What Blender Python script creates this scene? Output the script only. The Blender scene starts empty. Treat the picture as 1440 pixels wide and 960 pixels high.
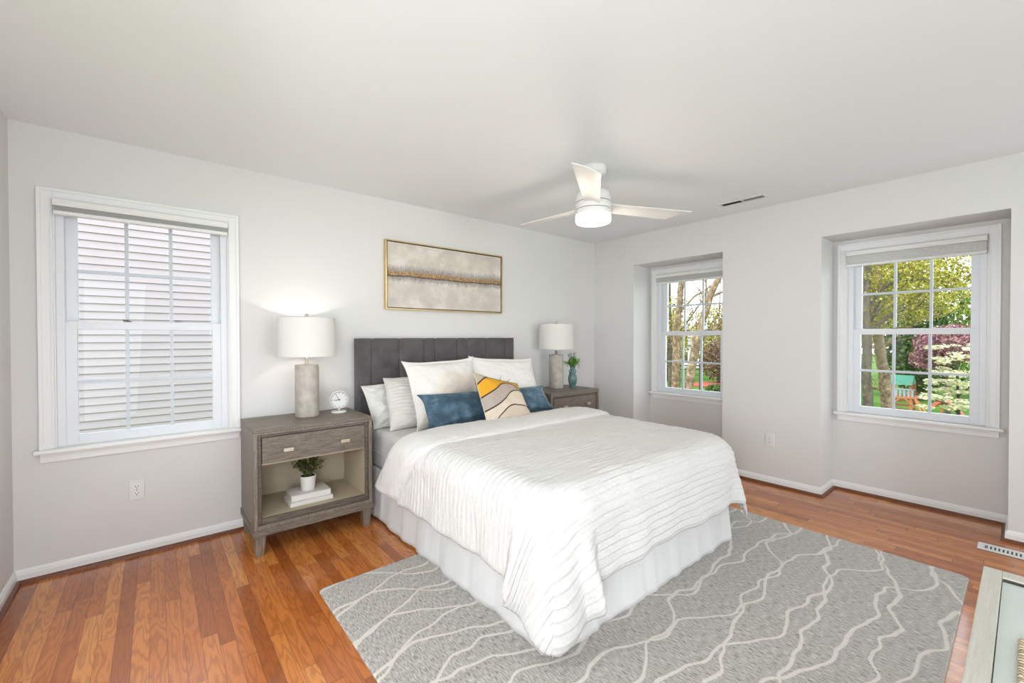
import bpy, bmesh, math, random
from mathutils import Vector, Matrix, noise
random.seed(7)
S = bpy.context.scene
COL = S.collection

# ------------------------------------------------------------------ camera
def make_camera():
    f, yaw, pit, rol = 603.734, 0.694347, 0.0107422, -0.0018061
    F = Vector((math.sin(yaw)*math.cos(pit), math.cos(yaw)*math.cos(pit), -math.sin(pit)))
    R = Vector((math.cos(yaw), -math.sin(yaw), 0)); U = R.cross(F)
    R2 = R*math.cos(rol)+U*math.sin(rol); U2 = -R*math.sin(rol)+U*math.cos(rol)
    cd = bpy.data.cameras.new('camera'); cd.sensor_width = 36; cd.lens = f/1440*36
    cd.clip_start = 0.02; cd.clip_end = 400
    c = bpy.data.objects.new('camera', cd); COL.objects.link(c)
    m = Matrix.Identity(4)
    for i in range(3):
        m[i][0] = R2[i]; m[i][1] = U2[i]; m[i][2] = -F[i]
    m[0][3], m[1][3], m[2][3] = -4.14908, -3.40649, 1.30122
    c.matrix_world = m
    S.camera = c
make_camera()

# ------------------------------------------------------------------ light and exposure
S.view_settings.view_transform = 'Standard'; S.view_settings.look = 'None'
S.view_settings.gamma = 1.0; S.view_settings.exposure = 0.11
S.view_settings.use_curve_mapping = False
SKY = 4.0
SUN = 4.0
LEFT_W = 11.5      # daylight through the side window in the left wall
DOOR_FILL_W = 47.0      # added fill beside the camera, set in an unseen left-wall opening
REAR_FILL_W = 80.0      # added fill behind the camera, tilted up towards the ceiling
LAMP_W = 6.5
FAN_W = 6.0

def area(name, loc, rot, sx, sy, power, col=(1, 1, 1)):
    l = bpy.data.lights.new(name, 'AREA'); l.shape = 'RECTANGLE'; l.size = sx; l.size_y = sy
    l.energy = power; l.color = col
    o = bpy.data.objects.new(name, l); o.location = loc; o.rotation_euler = rot; COL.objects.link(o)
    return o
def setup_light():
    w = bpy.data.worlds.new('sky'); S.world = w; w.use_nodes = True
    nt = w.node_tree; nt.nodes.clear()
    out = nt.nodes.new('ShaderNodeOutputWorld'); bg = nt.nodes.new('ShaderNodeBackground')
    tc = nt.nodes.new('ShaderNodeTexCoord'); sp = nt.nodes.new('ShaderNodeSeparateXYZ')
    rp = nt.nodes.new('ShaderNodeValToRGB')
    rp.color_ramp.elements[0].position = 0.0; rp.color_ramp.elements[0].color = (0.95, 0.96, 0.97, 1)
    rp.color_ramp.elements[1].position = 0.7; rp.color_ramp.elements[1].color = (0.76, 0.86, 1.0, 1)
    nt.links.new(tc.outputs['Generated'], sp.inputs[0]); nt.links.new(sp.outputs['Z'], rp.inputs[0])
    nt.links.new(rp.outputs[0], bg.inputs[0]); bg.inputs[1].default_value = SKY
    nt.links.new(bg.outputs[0], out.inputs[0])
    s = bpy.data.lights.new('sun', 'SUN'); s.energy = SUN; s.angle = 0.02; s.color = (1, 0.95, 0.86)
    so = bpy.data.objects.new('sun', s); COL.objects.link(so)
    so.rotation_euler = Vector((0.66, -0.06, -0.74)).to_track_quat('-Z', 'Y').to_euler()
    # door and rear lights are added fills; the left one is side-window daylight
    area('fill_door', (-4.66, -3.62, 1.15), (0, math.radians(-84), math.radians(52)), 1.7, .95, DOOR_FILL_W, (0.87, 0.94, 1.0))
    area('daylight_left', (-4.70, -1.55, 1.45), (0, math.radians(-52), math.radians(-10)), 1.3, 1.1, LEFT_W, (0.90, 0.95, 1.0))
    area('fill_rear', (-2.15, -7.94, 1.05), (math.radians(122), 0, 0), 2.1, 1.8, REAR_FILL_W, (0.87, 0.94, 1.0))
setup_light()

# ------------------------------------------------------------------ node material helpers
def new_mat(name):
    m = bpy.data.materials.new(name); m.use_nodes = True
    nt = m.node_tree; b = nt.nodes['Principled BSDF']
    return m, nt, b
def nd(nt, typ, **kw):
    n = nt.nodes.new(typ)
    for k, v in kw.items():
        if k.startswith('i_'):
            key = k[2:]; key = int(key) if key.isdigit() else key.replace('_', ' ')
            n.inputs[key].default_value = v
        else: setattr(n, k, v)
    return n
def lk(nt, a, b): nt.links.new(a, b)
def c4(c): return (c[0], c[1], c[2], 1)
def srgb(r, g, b):
    def f(x):
        x /= 255.0
        return x/12.92 if x <= .04045 else ((x+.055)/1.055)**2.4
    return (f(r), f(g), f(b))
def mt(nt, op, a, b=None, c=None):
    n = nt.nodes.new('ShaderNodeMath'); n.operation = op
    for i, v in enumerate((a, b, c)):
        if v is None: continue
        if isinstance(v, (int, float)): n.inputs[i].default_value = v
        else: nt.links.new(v, n.inputs[i])
    return n.outputs[0]
def ramp(nt, fac, stops, interp='LINEAR'):
    r = nt.nodes.new('ShaderNodeValToRGB'); r.color_ramp.interpolation = interp
    els = r.color_ramp.elements
    while len(els) < len(stops): els.new(0.5)
    for e, (p, c) in zip(els, stops): e.position = p; e.color = c4(c)
    nt.links.new(fac, r.inputs[0]); return r.outputs[0]
def bump(nt, b, h, strength=.3, dist=.01):
    n = nt.nodes.new('ShaderNodeBump'); n.inputs['Strength'].default_value = strength
    n.inputs['Distance'].default_value = dist
    nt.links.new(h, n.inputs['Height']); nt.links.new(n.outputs[0], b.inputs['Normal'])
def obj_coord(nt, scale=(1, 1, 1), uv=False):
    t = nt.nodes.new('ShaderNodeTexCoord'); m = nt.nodes.new('ShaderNodeMapping')
    m.inputs['Scale'].default_value = scale
    nt.links.new(t.outputs['UV' if uv else 'Object'], m.inputs[0]); return m.outputs[0]
def noise_tex(nt, vec, scale, detail=3, rough=.5):
    n = nt.nodes.new('ShaderNodeTexNoise'); n.inputs['Scale'].default_value = scale
    n.inputs['Detail'].default_value = detail; n.inputs['Roughness'].default_value = rough
    nt.links.new(vec, n.inputs['Vector']); return n.outputs['Fac']
def mixc(nt, fac, a, b, typ='MIX'):
    n = nt.nodes.new('ShaderNodeMix'); n.data_type = 'RGBA'; n.blend_type = typ
    for s, v in ((0, fac), (6, a), (7, b)):
        if isinstance(v, (int, float)): n.inputs[s].default_value = v
        elif isinstance(v, tuple): n.inputs[s].default_value = c4(v)
        else: nt.links.new(v, n.inputs[s])
    return n.outputs[2]

def simple(name, col, rough=.5, metal=0, nscale=0, namp=.0, bstr=0, bdist=.002, spec=.5, var=None, stretch=(1, 1, 1)):
    m, nt, b = new_mat(name)
    b.inputs['Base Color'].default_value = c4(col); b.inputs['Roughness'].default_value = rough
    b.inputs['Metallic'].default_value = metal; b.inputs['Specular IOR Level'].default_value = spec
    if nscale:
        v = obj_coord(nt, stretch); n = noise_tex(nt, v, nscale)
        c2 = var or tuple(x*(1-namp) for x in col)
        lk(nt, ramp(nt, n, [(.3, c2), (.7, col)]), b.inputs['Base Color'])
        if bstr: bump(nt, b, n, bstr, bdist)
    return m

def fabric(name, col, scale=220, bstr=.25, var=None, vscale=6, sheen=.2):
    m, nt, b = new_mat(name)
    v = obj_coord(nt); w = noise_tex(nt, v, scale, 2); big = noise_tex(nt, v, vscale, 3)
    c2 = var or tuple(x*.93 for x in col)
    lk(nt, ramp(nt, big, [(.3, c2), (.7, col)]), b.inputs['Base Color'])
    b.inputs['Roughness'].default_value = .9; b.inputs['Specular IOR Level'].default_value = .2
    b.inputs['Sheen Weight'].default_value = sheen
    bump(nt, b, w, bstr, .003); return m

M = {}
M['wall'] = simple('wall_paint', (.725, .712, .695), .55, nscale=90, namp=.012, bstr=.04, spec=.3)
M['ceiling'] = simple('ceiling_paint', (.89, .90, .91), .7, nscale=120, namp=.01, bstr=.03, spec=.2)
M['trim'] = simple('trim_paint', (.84, .84, .83), .32, nscale=40, namp=.01)
M['vinyl'] = simple('window_vinyl', (.78, .80, .83), .35, nscale=30, namp=.02)
M['muntin'] = simple('muntin_vinyl', (.60, .64, .69), .35, nscale=30, namp=.03)
M['shade'] = simple('shade_cloth', (.84, .835, .81), .8, nscale=200, namp=.04, bstr=.1)
M['plate'] = simple('outlet_plastic', (.78, .77, .75), .35, nscale=60, namp=.02)
M['dark'] = simple('dark_slot', (.03, .03, .03), .6, nscale=30, namp=.2)
M['ventpaint'] = simple('vent_paint', (.80, .80, .79), .4, nscale=40, namp=.02)
M['gray_metal'] = simple('nickel', (.55, .53, .50), .3, 1, nscale=60, namp=.05)
M['champagne'] = simple('champagne_metal', (.70, .62, .48), .32, 1, nscale=30, namp=.08)
M['brassframe'] = simple('brass_frame', (.74, .56, .30), .3, 1, nscale=12, namp=.12)
M['blackline'] = simple('black_line', (.035, .025, .02), .6, nscale=20, namp=.2)
M['white_gloss'] = simple('fan_white', (.84, .82, .80), .3, nscale=30, namp=.01)
M['white_ceramic'] = simple('white_ceramic', (.80, .78, .75), .35, nscale=20, namp=.03)
M['paper'] = simple('paper_cream', (.72, .68, .60), .8, nscale=200, namp=.1, stretch=(1, 1, 40))
M['bookcover'] = simple('book_cover', (.72, .69, .64), .6, nscale=60, namp=.05)
M['bounce_carpet'] = simple('pale_bounce_carpet', (.66, .65, .63), .95, nscale=200, namp=.08, bstr=.3)
M['soil'] = simple('soil', (.05, .035, .02), .9, nscale=60, namp=.5)
M['screw'] = simple('screw', (.35, .34, .33), .4, .6, nscale=20, namp=.1)

def floor_mat():
    m, nt, b = new_mat('oak_floor')
    t = nt.nodes.new('ShaderNodeTexCoord'); sp = nt.nodes.new('ShaderNodeSeparateXYZ'); lk(nt, t.outputs['Object'], sp.inputs[0])
    X, Y = sp.outputs['X'], sp.outputs['Y']
    W = .0572
    rx = mt(nt, 'DIVIDE', X, W); row = mt(nt, 'FLOOR', rx); fx = mt(nt, 'FRACT', rx)
    wn = nt.nodes.new('ShaderNodeTexWhiteNoise'); wn.noise_dimensions = '1D'; lk(nt, row, wn.inputs['W'])
    wn2 = nt.nodes.new('ShaderNodeTexWhiteNoise'); wn2.noise_dimensions = '1D'; lk(nt, mt(nt, 'ADD', row, 57.3), wn2.inputs['W'])
    L = mt(nt, 'MULTIPLY_ADD', wn2.outputs[0], .55, .55)
    ry = mt(nt, 'DIVIDE', mt(nt, 'MULTIPLY_ADD', wn.outputs[0], 7.0, Y), L)
    seg = mt(nt, 'FLOOR', ry); fy = mt(nt, 'FRACT', ry)
    cb = nt.nodes.new('ShaderNodeCombineXYZ'); lk(nt, row, cb.inputs[0]); lk(nt, seg, cb.inputs[1])
    idn = nt.nodes.new('ShaderNodeTexWhiteNoise'); idn.noise_dimensions = '2D'; lk(nt, cb.outputs[0], idn.inputs['Vector'])
    rid = idn.outputs['Value']
    # grain coordinates, shifted per board
    g = nt.nodes.new('ShaderNodeCombineXYZ')
    lk(nt, mt(nt, 'MULTIPLY_ADD', rid, 31.0, X), g.inputs[0]); lk(nt, mt(nt, 'MULTIPLY_ADD', rid, 17.0, mt(nt, 'MULTIPLY', Y, .13)), g.inputs[1])
    lk(nt, mt(nt, 'MULTIPLY', rid, 9.0), g.inputs[2])
    n1 = noise_tex(nt, g.outputs[0], 14, 2)
    rings = mt(nt, 'SINE', mt(nt, 'MULTIPLY', n1, 70.0))
    rings = mt(nt, 'POWER', mt(nt, 'MULTIPLY_ADD', rings, .5, .5), 2.0)
    fine = noise_tex(nt, g.outputs[0], 260, 3, .7)
    base = ramp(nt, rid, [(0, srgb(162, 88, 38)), (.3, srgb(190, 108, 50)), (.65, srgb(208, 126, 60)), (1, srgb(222, 146, 76))])
    dark = mixc(nt, mt(nt, 'MULTIPLY', rings, .38), base, srgb(118, 62, 32))
    dark = mixc(nt, mt(nt, 'MULTIPLY', mt(nt, 'SUBTRACT', fine, .35), .50), dark, srgb(104, 54, 28))
    # joints
    ex = mt(nt, 'MINIMUM', fx, mt(nt, 'SUBTRACT', 1.0, fx)); ex = mt(nt, 'LESS_THAN', ex, .012)
    ey = mt(nt, 'MULTIPLY', mt(nt, 'MINIMUM', fy, mt(nt, 'SUBTRACT', 1.0, fy)), L); ey = mt(nt, 'LESS_THAN', ey, .0011)
    j = mt(nt, 'MAXIMUM', ex, ey)
    lk(nt, mixc(nt, mt(nt, 'MULTIPLY', j, .75), dark, srgb(60, 28, 14)), b.inputs['Base Color'])
    b.inputs['Roughness'].default_value = .24
    lk(nt, mt(nt, 'MULTIPLY_ADD', fine, .12, .13), b.inputs['Roughness'])
    b.inputs['Coat Weight'].default_value = .35; b.inputs['Coat Roughness'].default_value = .10
    h = mt(nt, 'SUBTRACT', mt(nt, 'MULTIPLY', fine, .15), j)
    h = mt(nt, 'MULTIPLY_ADD', rid, .5, h)
    bump(nt, b, h, .18, .0015)
    return m
M['floor'] = floor_mat()

def wood(name, c1, c2, c3, scale=30, axis=(1, 12, 12), rough=.45):
    m, nt, b = new_mat(name)
    v = obj_coord(nt, axis)
    n = noise_tex(nt, v, scale*.35, 5, .65); f = noise_tex(nt, v, scale*2.2, 3, .7)
    mixv = mt(nt, 'MULTIPLY_ADD', f, .45, mt(nt, 'MULTIPLY', n, .55))
    lk(nt, ramp(nt, mixv, [(.36, c1), (.5, c2), (.64, c3)]), b.inputs['Base Color'])
    b.inputs['Roughness'].default_value = rough; bump(nt, b, mixv, .15, .001); return m
M['ash'] = wood('grey_washed_wood', srgb(80, 71, 62), srgb(112, 101, 90), srgb(146, 135, 122))
M['ash_d'] = wood('grey_washed_wood_dark', srgb(66, 58, 50), srgb(96, 86, 76), srgb(126, 115, 103))
M['ash_v'] = wood('grey_washed_wood_upright', srgb(92, 82, 72), srgb(122, 111, 99), srgb(150, 139, 126), axis=(12, 12, 1))
M['beige_in'] = simple('beige_lining', srgb(186, 172, 148), .6, nscale=15, namp=.06)
M['shoe'] = wood('shoe_moulding', srgb(84, 44, 24), srgb(112, 62, 34), srgb(130, 76, 42), axis=(6, 6, 6), rough=.35)

def glass_mat():
    m = bpy.data.materials.new('window_glass'); m.use_nodes = True; nt = m.node_tree; nt.nodes.clear()
    o = nd(nt, 'ShaderNodeOutputMaterial'); mx = nd(nt, 'ShaderNodeMixShader'); t = nd(nt, 'ShaderNodeBsdfTransparent')
    g = nd(nt, 'ShaderNodeBsdfGlossy', i_Roughness=.01)
    fr = nd(nt, 'ShaderNodeFresnel', i_IOR=1.14); t.inputs[0].default_value = (.96, .98, .98, 1)
    lk(nt, fr.outputs[0], mx.inputs[0]); lk(nt, t.outputs[0], mx.inputs[1]); lk(nt, g.outputs[0], mx.inputs[2])
    lk(nt, mx.outputs[0], o.inputs[0]); return m
M['glass'] = glass_mat()
def emit(name, col, st):
    m, nt, b = new_mat(name); b.inputs['Base Color'].default_value = c4(col)
    b.inputs['Emission Color'].default_value = c4(col); b.inputs['Emission Strength'].default_value = st; return m

# ------------------------------------------------------------------ mesh helpers
def link_mesh(name, me, mat, parent=None, smooth=False, bevel=0, world=None, seg=2, angle=.6):
    o = bpy.data.objects.new(name, me)
    if mat is not None:
        for mm in (mat if isinstance(mat, (list, tuple)) else [mat]): me.materials.append(mm)
    if smooth:
        me.polygons.foreach_set('use_smooth', [True]*len(me.polygons))
    COL.objects.link(o)
    if parent is not None:
        o.parent = parent
        if world: o.location = -Vector(root_loc(parent))
    if bevel:
        b = o.modifiers.new('b', 'BEVEL'); b.width = bevel; b.segments = seg; b.limit_method = 'ANGLE'; b.angle_limit = angle
    return o
def root_loc(o):
    v = Vector(o.location)
    while o.parent is not None:
        o = o.parent; v = v+Vector(o.location)
    return v
class MB:
    def __init__(s): s.v = []; s.f = []; s.mi = []; s.uv = []
    def add(s, vs, fs, mi=0):
        n = len(s.v); s.v += [tuple(v) for v in vs]; s.f += [tuple(i+n for i in f) for f in fs]; s.mi += [mi]*len(fs)
        return s
    def box(s, x0, x1, y0, y1, z0, z1, mi=0):
        x0, x1 = min(x0, x1), max(x0, x1); y0, y1 = min(y0, y1), max(y0, y1); z0, z1 = min(z0, z1), max(z0, z1)
        vs = [(x, y, z) for z in (z0, z1) for y in (y0, y1) for x in (x0, x1)]
        return s.add(vs, [(0, 2, 3, 1), (4, 5, 7, 6), (0, 1, 5, 4), (2, 6, 7, 3), (0, 4, 6, 2), (1, 3, 7, 5)], mi)
    def hexa(s, bot, top, mi=0):      # four bottom points, four top points, anticlockwise seen from above
        return s.add(list(bot)+list(top), [(3, 2, 1, 0), (4, 5, 6, 7), (0, 1, 5, 4), (1, 2, 6, 5), (2, 3, 7, 6), (3, 0, 4, 7)], mi)
    def lathe(s, prof, cx=0, cy=0, n=32, mi=0, sx=1, sy=1, caps=True):
        m = len(prof); vs = []
        for i in range(n):
            a = 2*math.pi*i/n
            for r, z in prof: vs.append((cx+r*math.cos(a)*sx, cy+r*math.sin(a)*sy, z))
        fs = []
        for i in range(n):
            j = (i+1) % n
            for k in range(m-1): fs.append((i*m+k, j*m+k, j*m+k+1, i*m+k+1))
        if caps:
            if prof[0][0] > 1e-6: fs.append(tuple(i*m for i in reversed(range(n))))
            if prof[-1][0] > 1e-6: fs.append(tuple(i*m+m-1 for i in range(n)))
        return s.add(vs, fs, mi)
    def tube(s, pts, rad, n=8, mi=0):
        pts = [Vector(p) for p in pts]; rs = rad if isinstance(rad, (list, tuple)) else [rad]*len(pts)
        vs = []; up = Vector((0, 0, 1))
        t0 = (pts[1]-pts[0]).normalized()
        a = t0.cross(up)
        if a.length < .05: a = t0.cross(Vector((1, 0, 0)))
        a.normalize()
        for i, p in enumerate(pts):
            t = (pts[min(i+1, len(pts)-1)]-pts[max(i-1, 0)]).normalized()
            a = (a-t*a.dot(t)).normalized(); b = t.cross(a)
            for k in range(n):
                an = 2*math.pi*k/n; vs.append(p+(a*math.cos(an)+b*math.sin(an))*rs[i])
        fs = []
        for i in range(len(pts)-1):
            for k in range(n):
                k2 = (k+1) % n; fs.append((i*n+k, i*n+k2, (i+1)*n+k2, (i+1)*n+k))
        fs.append(tuple(reversed(range(n)))); fs.append(tuple((len(pts)-1)*n+k for k in range(n)))
        return s.add(vs, fs, mi)
    def build(s, name, mat, parent=None, **kw):
        me = bpy.data.meshes.new(name); me.from_pydata(s.v, [], s.f)
        o = link_mesh(name, me, mat, parent, **kw)
        if any(s.mi): me.polygons.foreach_set('material_index', s.mi)
        me.update()
        bm = bmesh.new(); bm.from_mesh(me); bmesh.ops.recalc_face_normals(bm, faces=bm.faces); bm.to_mesh(me); bm.free()
        return o
def grid_obj(name, P, mat, parent=None, uv=None, closed_u=False, **kw):
    # P[i][j] points
    nu = len(P); nv = len(P[0]); vs = [tuple(p) for r in P for p in r]; fs = []
    for i in range(nu-(0 if closed_u else 1)):
        for j in range(nv-1):
            i2 = (i+1) % nu; fs.append((i*nv+j, i2*nv+j, i2*nv+j+1, i*nv+j+1))
    me = bpy.data.meshes.new(name); me.from_pydata(vs, [], fs)
    if uv:
        l = me.uv_layers.new(name='UVMap'); flat = [q for r in uv for q in r]
        for lp in me.loops: l.data[lp.index].uv = flat[lp.vertex_index]
    return link_mesh(name, me, mat, parent, smooth=True, **kw)
def root(name, label, cat, loc=(0, 0, 0), rz=0, group=None):
    o = bpy.data.objects.new(name, None); o.empty_display_size = .05; COL.objects.link(o)
    o.location = loc; o.rotation_euler = (0, 0, rz); tag(o, label, cat, group); return o
def tag(o, label, cat, group=None, kind=None):
    o['label'] = label; o['category'] = cat
    if group: o['group'] = group
    if kind: o['kind'] = kind
    return o
def struct(o): o['kind'] = 'structure'; return o
def sroot(name, loc=(0, 0, 0)):
    o = bpy.data.objects.new(name, None); COL.objects.link(o); o.location = loc; return struct(o)
def fbm(p, s, oct=3):
    return noise.fractal(Vector(p)*s, 1.0, 2.0, oct, noise_basis='PERLIN_ORIGINAL')

# ------------------------------------------------------------------ room shell
H = 2.44; XL = -4.7285; YR = -8.0; N = .3366
NA = (-.565, -1.55); NB = (-2.335, -3.335); NZ = 2.105
def build_room():
    struct(MB().box(XL-.2, N+.2, -4.3, .2, -.15, 0).build('floor', M['floor']))
    struct(MB().box(XL-.2, N+.2, YR-.2, -4.3, -.15, .008).build('floor', M['bounce_carpet']))  # unseen pale covering added to bounce neutral light onto the ceiling
    struct(MB().box(XL-.2, N+.2, YR-.2, .2, H, H+.2).build('ceiling', M['ceiling']))
    # headboard wall with the hole for window_1
    a0, a1, z0, z1 = -4.575, -3.765, .70, 2.06
    b = MB(); b.box(XL-.2, a0, 0, .18, 0, H); b.box(a1, N+.2, 0, .18, 0, H); b.box(a0, a1, 0, .18, 0, z0); b.box(a0, a1, 0, .18, z1, H)
    struct(b.build('wall_back', M['wall']))
    # window wall, with its two recesses
    b = MB()
    b.box(0, N, 0, NA[0], 0, H); b.box(0, N, NA[1], NB[0], 0, H); b.box(0, N, NB[1], YR, 0, H)
    for n in (NA, NB): b.box(0, N, n[0], n[1], NZ, H)
    ys = [(0, None)]
    holes = [(-.655, -1.465, .665, 2.03), (-2.425, -3.235, .665, 2.03)]
    y = 0
    for (h0, h1, q0, q1) in holes:
        b.box(N, N+.18, y, h0, 0, H); b.box(N, N+.18, h0, h1, 0, q0); b.box(N, N+.18, h0, h1, q1, H); y = h1
    b.box(N, N+.18, y, YR, 0, H)
    struct(b.build('wall_right', M['wall']))
    # left wall: side window and added fill opening; rear wall: added fill opening (unseen)
    b = MB(); b.box(XL-.18, XL, 0, -.95, 0, H); b.box(XL-.18, XL, -.95, -2.15, 0, .72); b.box(XL-.18, XL, -.95, -2.15, 2.15, H); b.box(XL-.18, XL, -2.15, -2.92, 0, H); b.box(XL-.18, XL, -4.32, YR, 0, H); b.box(XL-.18, XL, -2.92, -4.32, 2.15, H)
    struct(b.build('wall_left', M['wall']))
    b = MB(); b.box(XL-.18, -3.25, YR, YR-.18, 0, H); b.box(-1.05, N+.18, YR, YR-.18, 0, H)
    b.box(-3.25, -1.05, YR, YR-.18, 2.1, H)
    struct(b.build('wall_rear', M['wall']))
build_room()

def sweep_path(name, path, prof, mat):
    # path: list of (x, y); room side to the left of the travel direction; prof: (out, z)
    n = len(path); offs = []
    for i in range(n):
        p = Vector(path[i]); ns = []
        if i > 0: d = (p-Vector(path[i-1])).normalized(); ns.append(Vector((-d.y, d.x)))
        if i < n-1: d = (Vector(path[i+1])-p).normalized(); ns.append(Vector((-d.y, d.x)))
        if len(ns) == 2: m = (ns[0]+ns[1]).normalized(); m = m/m.dot(ns[0])
        else: m = ns[0]
        offs.append(m)
    b = MB(); k = len(prof); vs = []
    for p, m in zip(path, offs):
        for o, z in prof: vs.append((p[0]+m.x*o, p[1]+m.y*o, z))
    fs = []
    for i in range(n-1):
        for j in range(k):
            j2 = (j+1) % k; fs.append((i*k+j, i*k+j2, (i+1)*k+j2, (i+1)*k+j))
    fs += [tuple(range(k)), tuple(reversed([(n-1)*k+j for j in range(k)]))]
    b.add(vs, fs); return struct(b.build(name, mat))
BB = [(0, .0), (.013, .0), (.013, .048), (.010, .053), (.010, .058), (.006, .066), (.003, .072), (0, .072)]
SH = [(.013, 0), (.031, 0), (.030, .008), (.025, .015), (.018, .019), (.013, .020)]
PB = [(0, 0), (XL, 0)]
PLF = [(XL, 0), (XL, -2.88)]
PR = [(0, YR), (0, NB[1]), (N, NB[1]), (N, NB[0]), (0, NB[0]), (0, NA[1]), (N, NA[1]), (N, NA[0]), (0, NA[0]), (0, 0)]
full = PR+[(XL, 0), (XL, -2.88)]
sweep_path('baseboard_right', PR[:-1]+[(0, 0)], BB, M['trim'])
sweep_path('baseboard_back', [(0, 0), (XL, 0)], BB, M['trim'])
sweep_path('baseboard_left', PLF, BB, M['trim'])
sweep_path('trim_1', full, SH, M['shoe'])

# ------------------------------------------------------------------ windows
def window(name, a0, a1, zst, zc, tf, lat=True):
    """a0..a1 casing outer edges along the wall, zst stool top, zc casing top; tf(a, d, z) -> world, d into the room"""
    r = sroot(name, tf((a0+a1)/2, 0, zst))
    def part(nm, boxes, mat, parent=r, bevel=.002):
        b = MB()
        for (x0, x1, d0, d1, z0, z1) in boxes:
            p, q = tf(x0, d0, z0), tf(x1, d1, z1); b.box(p[0], q[0], p[1], q[1], p[2], q[2])
        return b.build(nm, mat, parent, world=True, bevel=bevel)
    cw = .058
    bx = []
    for (x0, x1, s) in ((a0, a0+cw, 1), (a1-cw, a1, -1)):
        bx.append((x0, x1, 0, .016, zst, zc))
    bx.append((a0+cw, a1-cw, 0, .016, zc-cw, zc))
    part('window_casing', bx, M['trim'])
    part('backband', [(a0-.002, a0+.014, .0, .024, zst, zc+.002), (a1-.014, a1+.002, 0, .024, zst, zc+.002), (a0+.014, a1-.014, 0, .024, zc-.014, zc+.002),
                      (a0+cw-.012, a0+cw-.004, 0, .020, zst, zc-cw+.004), (a1-cw+.004, a1-cw+.012, 0, .020, zst, zc-cw+.004)], M['trim'])
    part('window_sill', [(a0-.022, a1+.022, -.02, .052, zst-.022, zst)], M['trim'], bevel=.006)
    part('apron', [(a0, a1, 0, .014, zst-.072, zst-.022), (a0, a1, .014, .022, zst-.038, zst-.022)], M['trim'])
    i0, i1, it = a0+cw, a1-cw, zc-cw
    # jambs and tracks
    part('jamb', [(i0-.01, i0+.006, -.17, .0, zst-.02, it+.01), (i1-.006, i1+.01, -.17, .0, zst-.02, it+.01), (i0, i1, -.17, .0, it-.006, it+.012), (i0, i1, -.17, -.02, zst-.03, zst+.008)], M['trim'])
    t0, t1 = i0+.006, i1-.006
    part('track', [(t0, t0+.034, -.13, -.012, zst, it), (t1-.034, t1, -.13, -.012, zst, it)], M['vinyl'])
    s0, s1 = t0+.034, t1-.034
    # s0, s1: sash outer edges
    mr0, mr1 = zst+.652, zst+.70   # meeting rail
    def sash(nm, d0, d1, z0, z1, rb, rt):
        sw = .047
        sh = part(nm, [(s0-.004, s0+sw, d0, d1, z0, z1), (s1-sw, s1+.004, d0, d1, z0, z1), (s0+sw, s1-sw, d0, d1, z0, z0+rb), (s0+sw, s1-sw, d0, d1, z1-rt, z1)], M['vinyl'])
        g0, g1, h0, h1 = s0+sw, s1-sw, z0+rb, z1-rt
        dm = (d0+d1)/2
        part('glass', [(g0-.002, g1+.002, dm-.003, dm+.003, h0-.002, h1+.002)], M['glass'], sh, 0)
        third = (g1-g0)/3
        mb = [(g0+third*k-.009, g0+third*k+.009, dm-.009, dm+.009, h0, h1) for k in (1, 2)]
        zm = (h0+h1)/2 if nm == 'lower_sash' else zst+.985
        mb += [(g0, g0+third-.009, dm-.009, dm+.009, zm-.009, zm+.009), (g0+third+.009, g0+2*third-.009, dm-.009, dm+.009, zm-.009, zm+.009), (g0+2*third+.009, g1, dm-.009, dm+.009, zm-.009, zm+.009)]
        part('muntin', mb, M['muntin'], sh, 0)
        return sh
    sash('upper_sash', -.098, -.066, mr0, it, .045, .045)
    lo = sash('lower_sash', -.058, -.026, zst+.004, mr1-.004, .052, .046)
    if lat:
        for k in (.36, .70):
            a = s0+(s1-s0)*k
            b = MB(); p = tf(a, -.045, mr1-.006)
            b.box(p[0]-.018, p[0]+.018, p[1]-.010, p[1]+.010, p[2], p[2]+.008)
            q = tf(a+.012, -.04, mr1)
            b.tube([q, Vector(q)+Vector((-.015, -.004, .007)), Vector(q)+Vector((-.034, -.012, .006))], .004, 6)
            b.build('sash_lock', M['screw'] if k > .5 else M['ash'], lo, world=True)
    return r, (i0, i1, it)
tfB = lambda a, d, z: (a, -d, z)
tfR = lambda a, d, z: (N-d, -a, z)
window('window_1', -4.628, -3.712, .697, 2.11, tfB)
window('window_2', .597, 1.512, .665, 2.072, tfR)
window('window_3', 2.372, 3.286, .665, 2.070, tfR)

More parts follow.
